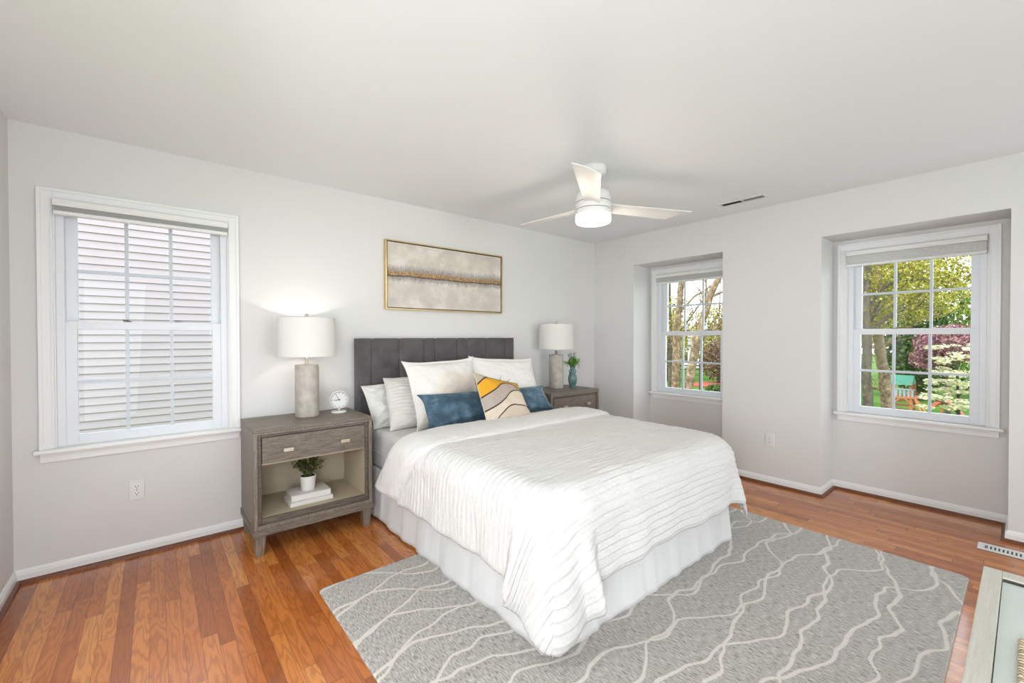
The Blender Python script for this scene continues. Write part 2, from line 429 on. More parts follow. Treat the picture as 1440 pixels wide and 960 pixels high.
def shade(tf, i0, i1, it, drop, label, group):
    tf0 = tf; tf = lambda a, d, z: tf0(a, d+.012, z)
    c = tf((i0+i1)/2, 0, it)
    r = root('window_shade', label, 'window shade', c, group=group)
    b = MB()
    def prism(b, prof, x0, x1):
        vs = [tf(x0, d, z) for d, z in prof]+[tf(x1, d, z) for d, z in prof]; k = len(prof)
        fs = [(j, (j+1) % k, k+(j+1) % k, k+j) for j in range(k)]+[tuple(range(k)), tuple(reversed(range(k, 2*k)))]
        b.add(vs, fs)
    zt = it-.004
    prism(b, [(-.01, zt), (.030, zt), (.040, zt-.008), (.042, zt-.030), (.036, zt-.042), (-.01, zt-.042)], i0+.004, i1-.004)
    b.build('headrail', M['shade'], r, world=True, bevel=.002)
    b = MB(); n = 7; zs = zt-.043; ze = it-drop+.02; st = (zs-ze)/n
    for k in range(n):
        z1 = zs-k*st; prism(b, [(-.008, z1), (.026, z1), (.036, z1-st*.5), (.026, z1-st*.96), (-.008, z1-st*.96)], i0+.008, i1-.008)
    b.build('pleated_stack', M['shade'], r, world=True)
    b = MB(); prism(b, [(-.006, ze), (.034, ze), (.040, ze-.007), (.034, ze-.020), (-.006, ze-.020)], i0+.006, i1-.006)
    b.build('bottom_rail', M['trim'], r, world=True, bevel=.002)
    m = (i0+i1)/2; b = MB(); prism(b, [(.036, ze-.002), (.046, ze-.006), (.044, ze-.022), (.036, ze-.022)], m-.03, m+.03)
    b.build('handle', M['shade'], r, world=True, bevel=.002)
shade(tfB, -4.570, -3.770, 2.062, .092, 'raised white cellular shade over the window left of the nightstand lamp, facing grey siding', 'raised cellular shades')
shade(tfR, .655, 1.454, 2.014, .115, 'raised white cellular shade over the window nearer the bed, birch trunks outside', 'raised cellular shades')
shade(tfR, 2.430, 3.228, 2.012, .135, 'raised white cellular shade over the window with the flowering trees outside', 'raised cellular shades')
# frames of the unseen openings; door and rear ones added for the fills
def offframe():
    struct(MB().box(-7.4, XL-.2, -5.2, -.6, 2.32, 2.45).build('sun_block_slab', M['trim']))  # unseen slab added to keep direct sun out of the left openings
    r = sroot('fill_opening_1', (XL, -3.62, 0)); b = MB()  # unseen frame added around the fill light beside the camera
    for y in (-2.95, -3.62, -4.29): b.box(XL-.12, XL-.06, y-.04, y+.04, 0, 2.15)
    for z in (.05, 2.11): b.box(XL-.12, XL-.06, -2.95, -4.29, z-.05, z+.05)
    b.build('fill_opening_frame', M['vinyl'], r, world=True, bevel=.004)
    b = MB(); b.hexa([(N+.18, -4.2, .26), (2.3, -4.2, -.40), (2.3, .2, -.40), (N+.18, .2, .26)], [(N+.18, -4.2, .38), (2.3, -4.2, -.28), (2.3, .2, -.28), (N+.18, .2, .38)])
    struct(b.build('roof', M['trim']))      # unseen pale slab added to bounce daylight up into the recessed windows
    r = sroot('window_4', (XL, -1.55, .72)); b = MB()
    for y in (-.97, -2.13): b.box(XL-.14, XL-.04, y-.03, y+.03, .72, 2.15)
    for z in (.74, 1.43, 2.13): b.box(XL-.14, XL-.04, -.97, -2.13, z-.025, z+.025)
    b.build('window_frame', M['vinyl'], r, world=True, bevel=.004)
    r = sroot('fill_opening_2', (-2.75, YR, 0)); b = MB()  # unseen frame added around the rear fill light
    for x in (-3.25, -2.15, -1.05): b.box(x-.035, x+.035, YR-.14, YR-.09, 0, 2.1)
    for z in (.035, 2.065): b.box(-3.25, -1.05, YR-.14, YR-.09, z-.035, z+.035)
    b.build('fill_opening_frame', M['vinyl'], r, world=True, bevel=.004)
offframe()

# ------------------------------------------------------------------ small fixtures
def outlet(tf, a, z, label):
    r = root('wall_outlet', label, 'wall outlet', tf(a, .0, z-.058))
    def P(b, x0, x1, d0, d1, z0, z1):
        p, q = tf(x0, d0, z0), tf(x1, d1, z1); b.box(p[0], q[0], p[1], q[1], p[2], q[2])
    b = MB(); P(b, a-.036, a+.036, 0, .006, z-.058, z+.058); b.build('cover_plate', M['plate'], r, world=True, bevel=.003)
    for s in (1, -1):
        zc = z+s*.020
        b = MB(); vs = []; n = 20
        for d in (.005, .0085):
            for k in range(n):
                an = 2*math.pi*k/n; vs.append(tf(a+.0165*math.cos(an), d, zc+max(-.0125, min(.0125, .0165*math.sin(an)))))
        fs = [tuple(range(n)), tuple(range(n, 2*n))]+[(k, (k+1) % n, n+(k+1) % n, n+k) for k in range(n)]
        b.add(vs, fs); f = b.build('receptacle', M['white_gloss'], r, world=True)
        b = MB(); P(b, a-.0078, a-.0050, .0080, .0092, zc-.001, zc+.008); P(b, a+.0050, a+.0078, .0080, .0092, zc-.001, zc+.0075)
        P(b, a-.0026, a+.0026, .0080, .0092, zc-.009, zc-.004); b.build('slots', M['dark'], f, world=True)
    b = MB(); P(b, a-.003, a+.003, .006, .0078, z-.003, z+.003); b.build('screw', M['screw'], r, world=True)
outlet(tfB, -4.238, .390, 'white duplex wall outlet low on the wall under the window beside the nightstand')
tfW = lambda a, d, z: (-d, -a, z)
outlet(tfW, 1.963, .392, 'white duplex wall outlet on the pier between the two window recesses')

def ceiling_vent():
    r = root('ceiling_vent', 'white two-way ceiling air vent near the window wall', 'air vent', (-.355, -1.865, H))
    x0, x1, y0, y1 = -.415, -.29, -2.055, -1.68; z = H
    b = MB()
    b.box(x0, x1, y0, y0+.022, z-.006, z); b.box(x0, x1, y1-.022, y1, z-.006, z)
    b.box(x0, x0+.03, y0+.022, y1-.022, z-.006, z); b.box(x1-.03, x1, y0+.022, y1-.022, z-.006, z)
    b.box(x0+.03, x1-.03, (y0+y1)/2-.006, (y0+y1)/2+.006, z-.006, z)
    b.build('frame', M['ventpaint'], r, world=True, bevel=.002)
    b = MB(); b.box(x0+.03, x1-.03, y0+.022, y1-.022, z-.0012, z-.0002); b.build('backing', M['dark'], r, world=True)
    b = MB(); ym = (y0+y1)/2
    for k in range(15):
        y = ym+.014+k*(y1-.026-ym-.014)/15; b.add([(x0+.03, y, z-.006), (x1-.03, y, z-.006), (x1-.03, y+.0075, z-.0015), (x0+.03, y+.0075, z-.0015)], [(0, 1, 2, 3)])
    for k in range(15):
        y = ym-.014-k*(ym-.014-y0-.026)/15; b.add([(x0+.03, y, z-.006), (x1-.03, y, z-.006), (x1-.03, y-.003, z-.0015), (x0+.03, y-.003, z-.0015)], [(0, 1, 2, 3)])
    b.build('louvers', M['screw'], r, world=True)
ceiling_vent()
def floor_register():
    r = root('floor_register', 'white slotted metal floor register in the floorboards near the window wall', 'floor register', (-.225, -3.37, 0))
    x0, x1, y0, y1 = -.285, -.165, -3.53, -3.217
    b = MB(); b.box(x0, x1, y0, y1, 0, .0025); b.build('backing', M['dark'], r, world=True)
    b = MB(); b.box(x0, x0+.03, y0, y1, .001, .006); b.box(x1-.03, x1, y0, y1, .001, .006)
    b.box(x0+.03, x1-.03, y0, y0+.03, .001, .006); b.box(x0+.03, x1-.03, y1-.03, y1, .001, .006)
    n = 15
    for k in range(1, n): 
        y = y0+.03+(y1-y0-.06)*k/n; b.box(x0+.03, x1-.03, y-.0045, y+.0045, .001, .0055)
    b.build('grille', M['ventpaint'], r, world=True)
    MB().box(-.245, -.205, y1-.040, y1-.034, .004, .0085).build('damper_lever', M['screw'], r, world=True)
floor_register()

def ceiling_fan():
    cx, cy = -1.865, -1.522
    r = root('ceiling_fan', 'white three-blade ceiling fan with a lit drum light above the bed', 'ceiling fan', (cx, cy, H))
    MB().lathe([(0, 0), (.088, 0), (.090, -.008), (.088, -.040), (.072, -.056), (.03, -.062), (0, -.062)], n=48).build('canopy', M['white_gloss'], r, smooth=True, bevel=.002)
    MB().lathe([(0, -.05), (.016, -.05), (.016, -.19), (0, -.19)], n=24).build('downrod', M['white_gloss'], r, smooth=True)
    MB().lathe([(0, -.135), (.035, -.135), (.055, -.145), (.088, -.157), (.106, -.175), (.115, -.200), (.117, -.215), (.117, -.236)], n=56, caps=False).build('motor_dome', M['white_gloss'], r, smooth=True)
    mh = MB().lathe([(0, -.239), (.117, -.239), (.119, -.242), (.119, -.281), (.117, -.284), (0, -.284)], n=56).build('motor_housing', M['white_gloss'], r, smooth=True, bevel=.001)
    b = MB(); b.lathe([(.112, -.234), (.1155, -.234), (.1155, -.2415), (.112, -.2415)], n=56, caps=False); b.lathe([(.112, -.2815), (.1155, -.2815), (.1155, -.289), (.112, -.289)], n=56, caps=False)
    b.build('painted_gap_shade', M['dark'], mh)  # dark rings standing in for the shade in the housing seams
    MB().lathe([(0, -.287), (.117, -.287), (.119, -.290), (.119, -.316), (.118, -.319), (0, -.319)], n=56).build('light_housing', M['white_gloss'], r, smooth=True)
    MB().lathe([(.100, -.318), (.117, -.319), (.119, -.325), (.119, -.358), (.114, -.369), (.100, -.374), (0, -.376)], n=56, caps=False).build('light_diffuser', M['fanglass'], r, smooth=True)
    for ang in (93, 216, 337):
        a = math.radians(ang); P = []; nu, nv = 30, 9
        for side in (1, -1):
            rows = []
            for i in range(nu):
                t = i/(nu-1); rad = .095+t*.59
                w0, w1 = -.052-.012*t, .052+.030*t
                if t > .0:
                    sl = .055*(1)      # raked tip
                row = []
                for j in range(nv):
                    q = j/(nv-1); y = w0+(w1-w0)*q
                    rr = rad+(.0 if t < .5 else (t-.5)*2*(-.12*(q-.5)))
                    tilt = -math.radians(13-3*t)
                    z = -.262+y*math.sin(tilt)+side*.003+.010*math.sin(q*math.pi)*(1-.3*t)
                    row.append((rr*math.cos(a)-y*math.cos(tilt)*math.sin(a), rr*math.sin(a)+y*math.cos(tilt)*math.cos(a), z))
                rows.append(row)
            P.append(rows)
        b = MB(); k = nu*nv
        vs = [p for rows in P for row in rows for p in row]; fs = []
        for i in range(nu-1):
            for j in range(nv-1):
                q = (i*nv+j, (i+1)*nv+j, (i+1)*nv+j+1, i*nv+j+1); fs.append(q); fs.append(tuple(x+k for x in reversed(q)))
        edge = [i*nv for i in range(nu)]+[(nu-1)*nv+j for j in range(1, nv)]+[i*nv+nv-1 for i in range(nu-2, -1, -1)]+[j for j in range(nv-2, 0, -1)]
        for i in range(len(edge)):
            e, f = edge[i], edge[(i+1) % len(edge)]; fs.append((e, f, f+k, e+k))
        b.add(vs, fs); b.build('blade', M['fanblade'], r, smooth=True).modifiers.new('es', 'EDGE_SPLIT')
    l = bpy.data.lights.new('fan_bulb', 'POINT'); l.energy = FAN_W; l.color = (1, .86, .70); l.shadow_soft_size = .08
    o = bpy.data.objects.new('fan_bulb', l); o.parent = r; o.location = (0, 0, -.46); COL.objects.link(o)
M['fanglass'] = emit('fan_glass', (1, .95, .86), 1.15)
M['fanblade'] = simple('fan_blade', (.82, .80, .77), .35, nscale=5, namp=.03, stretch=(1, 1, 1))
ceiling_fan()

# ------------------------------------------------------------------ nightstands
def tapered_leg(b, x, y, sx, sy, top, w=.062, w2=.040):
    # outer faces stay straight-ish, inner faces taper
    x1 = x-sx*w; y1 = y-sy*w; xo, yo = x-sx*.008, y-sy*.008; x2 = xo-sx*w2; y2 = yo-sy*w2
    T = [(x, y, top), (x1, y, top), (x1, y1, top), (x, y1, top)]; B = [(xo, yo, 0), (x2, yo, 0), (x2, y2, 0), (xo, y2, 0)]
    if sx*sy < 0: T.reverse(); B.reverse()
    b.hexa(B, T)
def nightstand(loc, label):
    # origin at front centre on the floor; depth goes to +y
    r = root('nightstand', label, 'nightstand', loc, group='grey washed nightstands')
    W, D, HT = .355, .47, .757
    b = MB()
    for (sx, sy, yy) in ((-1, -1, .004), (1, -1, .004), (-1, 1, D-.004), (1, 1, D-.004)):
        b = MB(); tapered_leg(b, sx*(W-.004), yy, sx, sy, .124); b.build('leg', M['ash_v'], r, bevel=.002)
    b = MB(); b.box(-W-.006, W+.006, -.006, D+.002, .123, .163); b.build('base_rail', M['ash'], r, bevel=.003)
    # carcass: sides, back, top, floor
    c = MB(); t = .03
    c.box(-W, -W+t, .02, D, .163, .735); c.build('side_panel', M['ash_v'], r, bevel=.002)
    MB().box(W-t, W, .02, D, .163, .735).build('side_panel', M['ash_v'], r, bevel=.002)
    MB().box(-W+t, W-t, D-.02, D, .163, .735).build('back_panel', M['beige_in'], r)
    MB().box(-W, W, 0.0, D, .735, HT).build('top', M['ash'], r, bevel=.003)
    c = MB(); c.box(-W+t, W-t, .03, D-.02, .19, .221); c.build('shelf', M['beige_in'], r)
    # beige lining of the sides and the dust panel above the shelf
    c = MB(); c.box(-W+t, -W+t+.012, .03, D-.02, .221, .55); c.box(W-t-.012, W-t, .03, D-.02, .221, .55); c.box(-W+t, W-t, .03, D-.02, .535, .55)
    c.build('shelf_lining', M['beige_in'], r)
    # front frame: outer flat band, stepped bead inside it
    o0, o1, z0, z1 = -W, W, .163, .735
    c = MB(); fw = .022
    c.box(o0, o0+fw, -.002, .03, z0, z1); c.box(o1-fw, o1, -.002, .03, z0, z1); c.box(o0+fw, o1-fw, -.002, .03, z1-.012, z1); c.box(o0+fw, o1-fw, -.002, .03, z0, z0+fw)
    c.build('front_frame', M['ash_v'], r, bevel=.0025)
    c = MB(); g = .021; i0, i1, j0, j1 = o0+fw, o1-fw, z0+fw, z1-.012
    c.box(i0, i0+g, .010, .03, j0, j1); c.box(i1-g, i1, .010, .03, j0, j1); c.box(i0+g, i1-g, .010, .03, j1-.018, j1); c.box(i0+g, i1-g, .010, .03, j0, j0+.036)
    c.build('inner_frame', M['ash_d'], r, bevel=.004)
    k0, k1 = i0+g+.004, i1-g-.004
    MB().box(i0+g-.002, i1-g+.002, .022, .028, .546, .722).build('painted_gap_shade', M['blackline'], r)  # black panel standing in for the shade around the drawer
    dr = MB().box(k0, k1, .008, .021, .548, .702).build('drawer', M['ash'], r, bevel=.002)
    for x in (-.171, .169):
        b = MB(); b.box(x-.012, x+.012, -.014, .010, .612, .626); b.box(x-.028, x+.028, -.026, -.012, .608, .630)
        b.build('handle', M['champagne'], dr, bevel=.0015)
    return r
def nightstand_copy(src, loc, label):
    c = src.copy(); COL.objects.link(c); c.location = loc; c['label'] = label
    for ch in src.children:
        d = ch.copy(); COL.objects.link(d); d.parent = c
        for g in ch.children:
            e = g.copy(); COL.objects.link(e); e.parent = d
    return c
ns1 = nightstand((-3.356, -.515, 0), 'grey washed wood nightstand with an open shelf holding books and a potted plant')
ns2 = nightstand_copy(ns1, (-.905, -.515, 0), 'grey wood nightstand in the corner behind the bed, carrying the green-blue vase')

# ------------------------------------------------------------------ lamps
def crackle_mat():
    m, nt, b = new_mat('ribbed_stone')
    v = obj_coord(nt, (1, 1, 1)); t = nt.nodes.new('ShaderNodeTexCoord'); sp = nt.nodes.new('ShaderNodeSeparateXYZ'); lk(nt, t.outputs['Object'], sp.inputs[0])
    ang = mt(nt, 'ARCTAN2', sp.outputs['Y'], sp.outputs['X'])
    st = mt(nt, 'SINE', mt(nt, 'MULTIPLY', ang, 60)); hz = mt(nt, 'SINE', mt(nt, 'MULTIPLY', sp.outputs['Z'], 700))
    n = noise_tex(nt, obj_coord(nt, (9, 9, 7)), 2, 3, .6)
    g = mt(nt, 'MULTIPLY', st, hz); f = mt(nt, 'MULTIPLY_ADD', g, .12, n)
    lk(nt, ramp(nt, f, [(.3, srgb(158, 150, 141)), (.5, srgb(176, 168, 158)), (.72, srgb(193, 187, 178))]), b.inputs['Base Color'])
    b.inputs['Roughness'].default_value = .45
    bump(nt, b, mt(nt, 'MULTIPLY_ADD', st, .5, mt(nt, 'MULTIPLY', hz, .25)), .2, .0015); return m
M['crackle'] = crackle_mat()
def shade_mat(name, em):
    m = bpy.data.materials.new(name); m.use_nodes = True; nt = m.node_tree; nt.nodes.clear()
    o = nd(nt, 'ShaderNodeOutputMaterial'); mx = nd(nt, 'ShaderNodeMixShader', i_0=.16)
    d = nd(nt, 'ShaderNodeBsdfDiffuse'); t = nd(nt, 'ShaderNodeBsdfTranslucent')
    v = obj_coord(nt, (1, 1, 6)); n = noise_tex(nt, v, 120, 2)
    c = ramp(nt, n, [(.3, (.80, .78, .74)), (.7, (.86, .84, .80))])
    lk(nt, c, d.inputs[0]); lk(nt, c, t.inputs[0])
    lk(nt, d.outputs[0], mx.inputs[1]); lk(nt, t.outputs[0], mx.inputs[2]); lk(nt, mx.outputs[0], o.inputs[0]); return m
M['lampshade'] = shade_mat('linen_shade', 0)
def table_lamp(loc, label, lit):
    r = root('table_lamp', label, 'table lamp', loc, group='cylinder base table lamps')
    MB().lathe([(0, 0), (.073, 0), (.076, .003), (.076, .352), (.073, .356), (0, .356)], n=64).build('lamp_base', M['crackle'], r, smooth=True, bevel=.001)
    MB().lathe([(0, .354), (.020, .354), (.020, .360), (.0115, .364), (.0115, .43), (.016, .435), (.016, .475), (0, .475)], n=24).build('neck', M['gray_metal'], r, smooth=True)
    n = 64; b = MB()
    R0, R1 = .184, .180; z0, z1 = .412, .678
    b.lathe([(R0-.003, z0), (R0, z0), (R0, z0+.006), (R1, z1-.006), (R1, z1), (R1-.003, z1), (R1-.004, z1-.006), (R0-.004, z0+.006), (R0-.003, z0)], n=n, caps=False)
    sh = b.build('lamp_shade', M['lampshade'], r, smooth=True)
    b = MB()
    for k in range(3):
        a = k*2.0944+.4; b.tube([(0, 0, .668), (R1*.5*math.cos(a), R1*.5*math.sin(a), .668), ((R1-.004)*math.cos(a), (R1-.004)*math.sin(a), .672)], .002, 6)
    b.tube([(0, 0, .47), (.03, 0, .50), (.05, 0, .57), (.035, 0, .64), (0, 0, .668), (-.035, 0, .64), (-.05, 0, .57), (-.03, 0, .50), (0, 0, .47)], .0018, 6)
    b.build('harp', M['gray_metal'], r)
    MB().lathe([(0, .665), (.006, .665), (.006, .682), (.011, .685), (.013, .693), (.010, .704), (.004, .708), (0, .708)], n=20).build('finial', M['gray_metal'], r, smooth=True)
    MB().lathe([(0, .475), (.013, .475), (.015, .49), (.028, .52), (.031, .545), (.022, .57), (0, .578)], n=24).build('bulb', M['bulb_on'] if lit else M['bulb_off'], r, smooth=True)
    if lit:
        l = bpy.data.lights.new('lamp_bulb', 'POINT'); l.energy = LAMP_W; l.color = (1, .93, .83); l.shadow_soft_size = .034
        o = bpy.data.objects.new('lamp_bulb', l); o.parent = r; o.location = (0, 0, .560); COL.objects.link(o)
    return r
M['bulb_on'] = emit('bulb_lit', (1, .9, .75), 6); M['bulb_off'] = simple('bulb_unlit', (.85, .85, .82), .3, nscale=10, namp=.02)
table_lamp((-3.340, -.215, .757), 'lit table lamp with ribbed stone cylinder base beside the round clock', True)
table_lamp((-.872, -.205, .757), 'unlit table lamp with ribbed cylinder base beside the vase of greenery', False)

# ------------------------------------------------------------------ clock
def clock():
    r = root('desk_clock', 'small round white desk clock on a disc foot beside the lit lamp', 'clock', (-3.125, -.215, .757), math.radians(-14))
    MB().lathe([(0, 0), (.050, 0), (.052, .003), (.052, .010), (.048, .013), (0, .014)], n=40).build('foot', M['white_ceramic'], r, smooth=True, bevel=.001)
    MB().lathe([(0, .012), (.006, .012), (.006, .032), (0, .032)], n=16).build('stem', M['white_ceramic'], r, smooth=True)
    zc = .094; R = .064
    def ydisc(prof, nm, mat, par, n=56):
        b = MB(); m = len(prof); vs = []
        for i in range(n):
            a = 2*math.pi*i/n
            for rr, y in prof: vs.append((rr*math.cos(a), y, zc+rr*math.sin(a)))
        fs = []
        for i in range(n):
            j = (i+1) % n
            for k in range(m-1): fs.append((i*m+k, j*m+k, j*m+k+1, i*m+k+1))
        b.add(vs, fs); return b.build(nm, mat, par, smooth=True)
    ydisc([(.0001, .030), (R-.006, .030), (R, .026), (R, -.026), (R-.003, -.029), (R-.006, -.026), (R-.006, -.018)], 'case', M['white_ceramic'], r)
    f = ydisc([(.0001, -.019), (R-.005, -.019)], 'dial', M['dial'], r)
    ydisc([(R-.0065, -.0265), (R-.009, -.0265), (R-.009, -.0185)], 'bezel_ring', M['screw'], r)
    for k in range(12):
        b = MB(); a = math.radians(30*k); L = .006 if k % 3 else .010
        c, s = math.sin(a), math.cos(a)
        p0 = Vector((c*(R-.012), -.0195, zc+s*(R-.012))); p1 = Vector((c*(R-.012-L), -.0195, zc+s*(R-.012-L))); q = Vector((s, 0, -c))*.0015
        b.add([p0+q, p0-q, p1-q, p1+q], [(0, 1, 2, 3)]); b.build('hour_mark', M['blackline'], f)
    for nm, deg, L, w in (('hour_hand', 266, .034, .0026), ('minute_hand', 331, .046, .0020)):
        a = math.radians(deg); c, s = math.sin(a), math.cos(a); b = MB()
        d = Vector((c, 0, s)); q = Vector((s, 0, -c)); o = Vector((0, -.021, zc)); y = Vector((0, .0008, 0))
        P = [o-d*.008+q*w, o-d*.008-q*w, o+d*L-q*w*.5, o+d*L+q*w*.5]
        b.hexa([p+y for p in P], [p-y for p in P]); b.build(nm, M['blackline'], r)
    b = MB(); b.tube([(0, -.019, zc), (0, -.0235, zc)], .004, 12); b.build('hub', M['blackline'], r)
M['dial'] = simple('dial_face', (.70, .70, .67), .5, nscale=40, namp=.02)
clock()

# ------------------------------------------------------------------ books, potted plant, vase
def book(x0, x1, yf, yb, z0, th, rot, label):
    cx, cy = (x0+x1)/2, (yf+yb)/2; w, d = (x1-x0)/2, (yb-yf)/2
    r = root('book', label, 'book', (cx, cy, z0), math.radians(rot), 'stacked books on the nightstand shelf')
    b = MB(); c = .003
    b.box(-w, w, -d, d, 0, c); b.box(-w, w, -d, d, th-c, th); b.box(-w, w, -d, -d+c, c, th-c)
    b.build('cover', M['bookcover'], r, bevel=.0012)
    MB().box(-w+.004, w-.004, -d+c, d-.004, c, th-c).build('pages', M['paper'], r)
book(-3.497, -3.236, -.428, -.245, .221, .026, 0.5, 'wide cream book lying flat on the nightstand shelf, lower of the pair')
book(-3.483, -3.243, -.406, -.232, .247, .036, -1, 'thicker cream book directly under the white plant pot')

def leaf_mat(name, stops, rough=.5, trans=.3):
    m = bpy.data.materials.new(name); m.use_nodes = True; nt = m.node_tree; b = nt.nodes['Principled BSDF']
    g = nt.nodes.new('ShaderNodeNewGeometry')
    c = ramp(nt, g.outputs['Random Per Island'], stops)
    lk(nt, c, b.inputs['Base Color']); b.inputs['Roughness'].default_value = rough
    if trans:
        t = nt.nodes.new('ShaderNodeBsdfTranslucent'); lk(nt, c, t.inputs[0]); mx = nd(nt, 'ShaderNodeMixShader', i_0=trans)
        lk(nt, b.outputs[0], mx.inputs[1]); lk(nt, t.outputs[0], mx.inputs[2]); lk(nt, mx.outputs[0], nt.nodes['Material Output'].inputs[0])
    return m
M['leaf_olive'] = leaf_mat('olive_leaves', [(0, srgb(48, 52, 30)), (.35, srgb(86, 88, 46)), (.7, srgb(120, 118, 62)), (.9, srgb(168, 168, 96)), (1, srgb(78, 60, 62))])
M['leaf_bright'] = leaf_mat('bright_leaves', [(0, srgb(60, 120, 40)), (.5, srgb(105, 170, 60)), (1, srgb(150, 205, 90))])
M['bloom'] = leaf_mat('blue_blooms', [(0, srgb(90, 95, 125)), (.6, srgb(140, 145, 170)), (1, srgb(200, 200, 215))])
M['stem'] = simple('green_stem', srgb(80, 95, 45), .6, nscale=40, namp=.2)
M['celadon'] = simple('celadon_glaze', srgb(104, 138, 138), .2, nscale=18, namp=.25, var=srgb(78, 106, 108))
def leaf(b, p, d, up, L, W):
    """small two-quad leaf from p along d"""
    d = Vector(d).normalized(); s = d.cross(up)
    if s.length < .1: s = d.cross(Vector((1, .3, .2)))
    s.normalize(); n = s.cross(d)
    p = Vector(p); m = p+d*L*.5
    b.add([p, m+s*W*.5-n*W*.12, p+d*L, m-s*W*.5-n*W*.12, m+n*W*.05], [(0, 1, 4), (1, 2, 4), (2, 3, 4), (3, 0, 4)])
def potted_plant():
    x, y, z = -3.364, -.318, .283
    r = root('potted_plant', 'small olive-green potted plant in a white pot on the stacked books', 'plant', (x, y, z))
    MB().lathe([(0, 0), (.040, 0), (.043, .003), (.050, .090), (.0505, .094), (.048, .094), (.046, .086), (.0, .086)], n=40).build('pot', M['white_ceramic'], r, smooth=True)
    MB().lathe([(0, .0), (.046, .0)], n=20).build('soil', M['soil'], r).location = (0, 0, .087)
    rnd = random.Random(3); st = MB(); lf = MB()
    for i in range(46):
        a = rnd.uniform(0, 6.283); sp = rnd.uniform(.15, 1.05); h = rnd.uniform(.07, .135)*(1.1-.25*sp)
        p0 = Vector((.02*math.cos(a), .02*math.sin(a), .085)); p2 = Vector((.128*sp*math.cos(a), .095*sp*math.sin(a), .09+h*.95)); p1 = (p0+p2)/2+Vector((0, 0, .025))
        pts = [p0, (p0+p1)/2+Vector((0, 0, .01)), p1, (p1+p2)/2+Vector((0, 0, .004)), p2]; st.tube(pts, [.0016, .0014, .0012, .001, .0007], 5)
        for k in range(15):
            t = .25+.75*k/14; q = t*4; j = min(3, int(q)); c = pts[j].lerp(pts[j+1], q-j)
            dd = Vector((rnd.gauss(0, 1), rnd.gauss(0, 1), rnd.gauss(.2, .8)))
            leaf(lf, c, dd, Vector((0, 0, 1)), rnd.uniform(.014, .024), rnd.uniform(.010, .016))
    st.build('stems', M['stem'], r); o = lf.build('foliage', M['leaf_olive'], r)
potted_plant()
def vase():
    x, y, z = -.705, -.285, .757
    r = root('flower_vase', 'small celadon two-handled vase of greenery on the corner nightstand', 'vase', (x, y, z))
    MB().lathe([(0, 0), (.030, 0), (.033, .004), (.030, .012), (.036, .03), (.046, .065), (.049, .095), (.044, .125), (.030, .155), (.022, .175), (.021, .195), (.030, .222), (.032, .226), (.028, .226), (.018, .20), (0, .19)], n=48).build('vase_body', M['celadon'], r, smooth=True)
    for s in (-1, 1):
        MB().tube([(s*.030, 0, .150), (s*.044, 0, .152), (s*.052, 0, .168), (s*.048, 0, .188), (s*.034, 0, .194), (s*.022, 0, .190)], .005, 10).build('handle', M['celadon'], r, smooth=True)
    rnd = random.Random(9); st = MB(); lf = MB(); bl = MB()
    for i in range(30):
        a = rnd.uniform(0, 6.283); sp = rnd.uniform(.1, 1.0); h = rnd.uniform(.07, .13)*(1.15-.4*sp)
        p0 = Vector((.01*math.cos(a), .01*math.sin(a), .20)); p2 = Vector((.118*sp*math.cos(a), .10*sp*math.sin(a), .222+h*(1-.35*sp))); p1 = (p0+p2)/2+Vector((0, 0, .02))
        st.tube([p0, p1, p2], [.0018, .0014, .001], 5)
        for k in range(14):
            t = .3+.7*k/13; c = p0.lerp(p1, t*2) if t < .5 else p1.lerp(p2, t*2-1)
            leaf(lf, c, Vector((rnd.gauss(0, 1), rnd.gauss(0, 1), rnd.gauss(.5, .7))), Vector((0, 0, 1)), rnd.uniform(.022, .040), rnd.uniform(.009, .015))
    for (dx, dy, hz) in ((-.062, -.03, .150), (-.070, .0, .135), (.010, -.02, .150), (.030, .01, .135), (.075, -.02, .02), (-.03, .02, .14)):
        for k in range(26):
            c = Vector((dx+rnd.gauss(0, .008), dy+rnd.gauss(0, .008), .226+hz-.04+rnd.uniform(0, .045)))
            leaf(bl, c, Vector((rnd.gauss(0, 1), rnd.gauss(0, 1), rnd.gauss(0, 1))), Vector((0, 0, 1)), .010, .008)
        st.tube([(0, 0, .2), (dx*.5, dy*.5, .226+hz*.5), (dx, dy, .226+hz)], .0012, 5)
    st.build('stems', M['stem'], r); lf.build('foliage', M['leaf_bright'], r); bl.build('blossoms', M['bloom'], r)
vase()

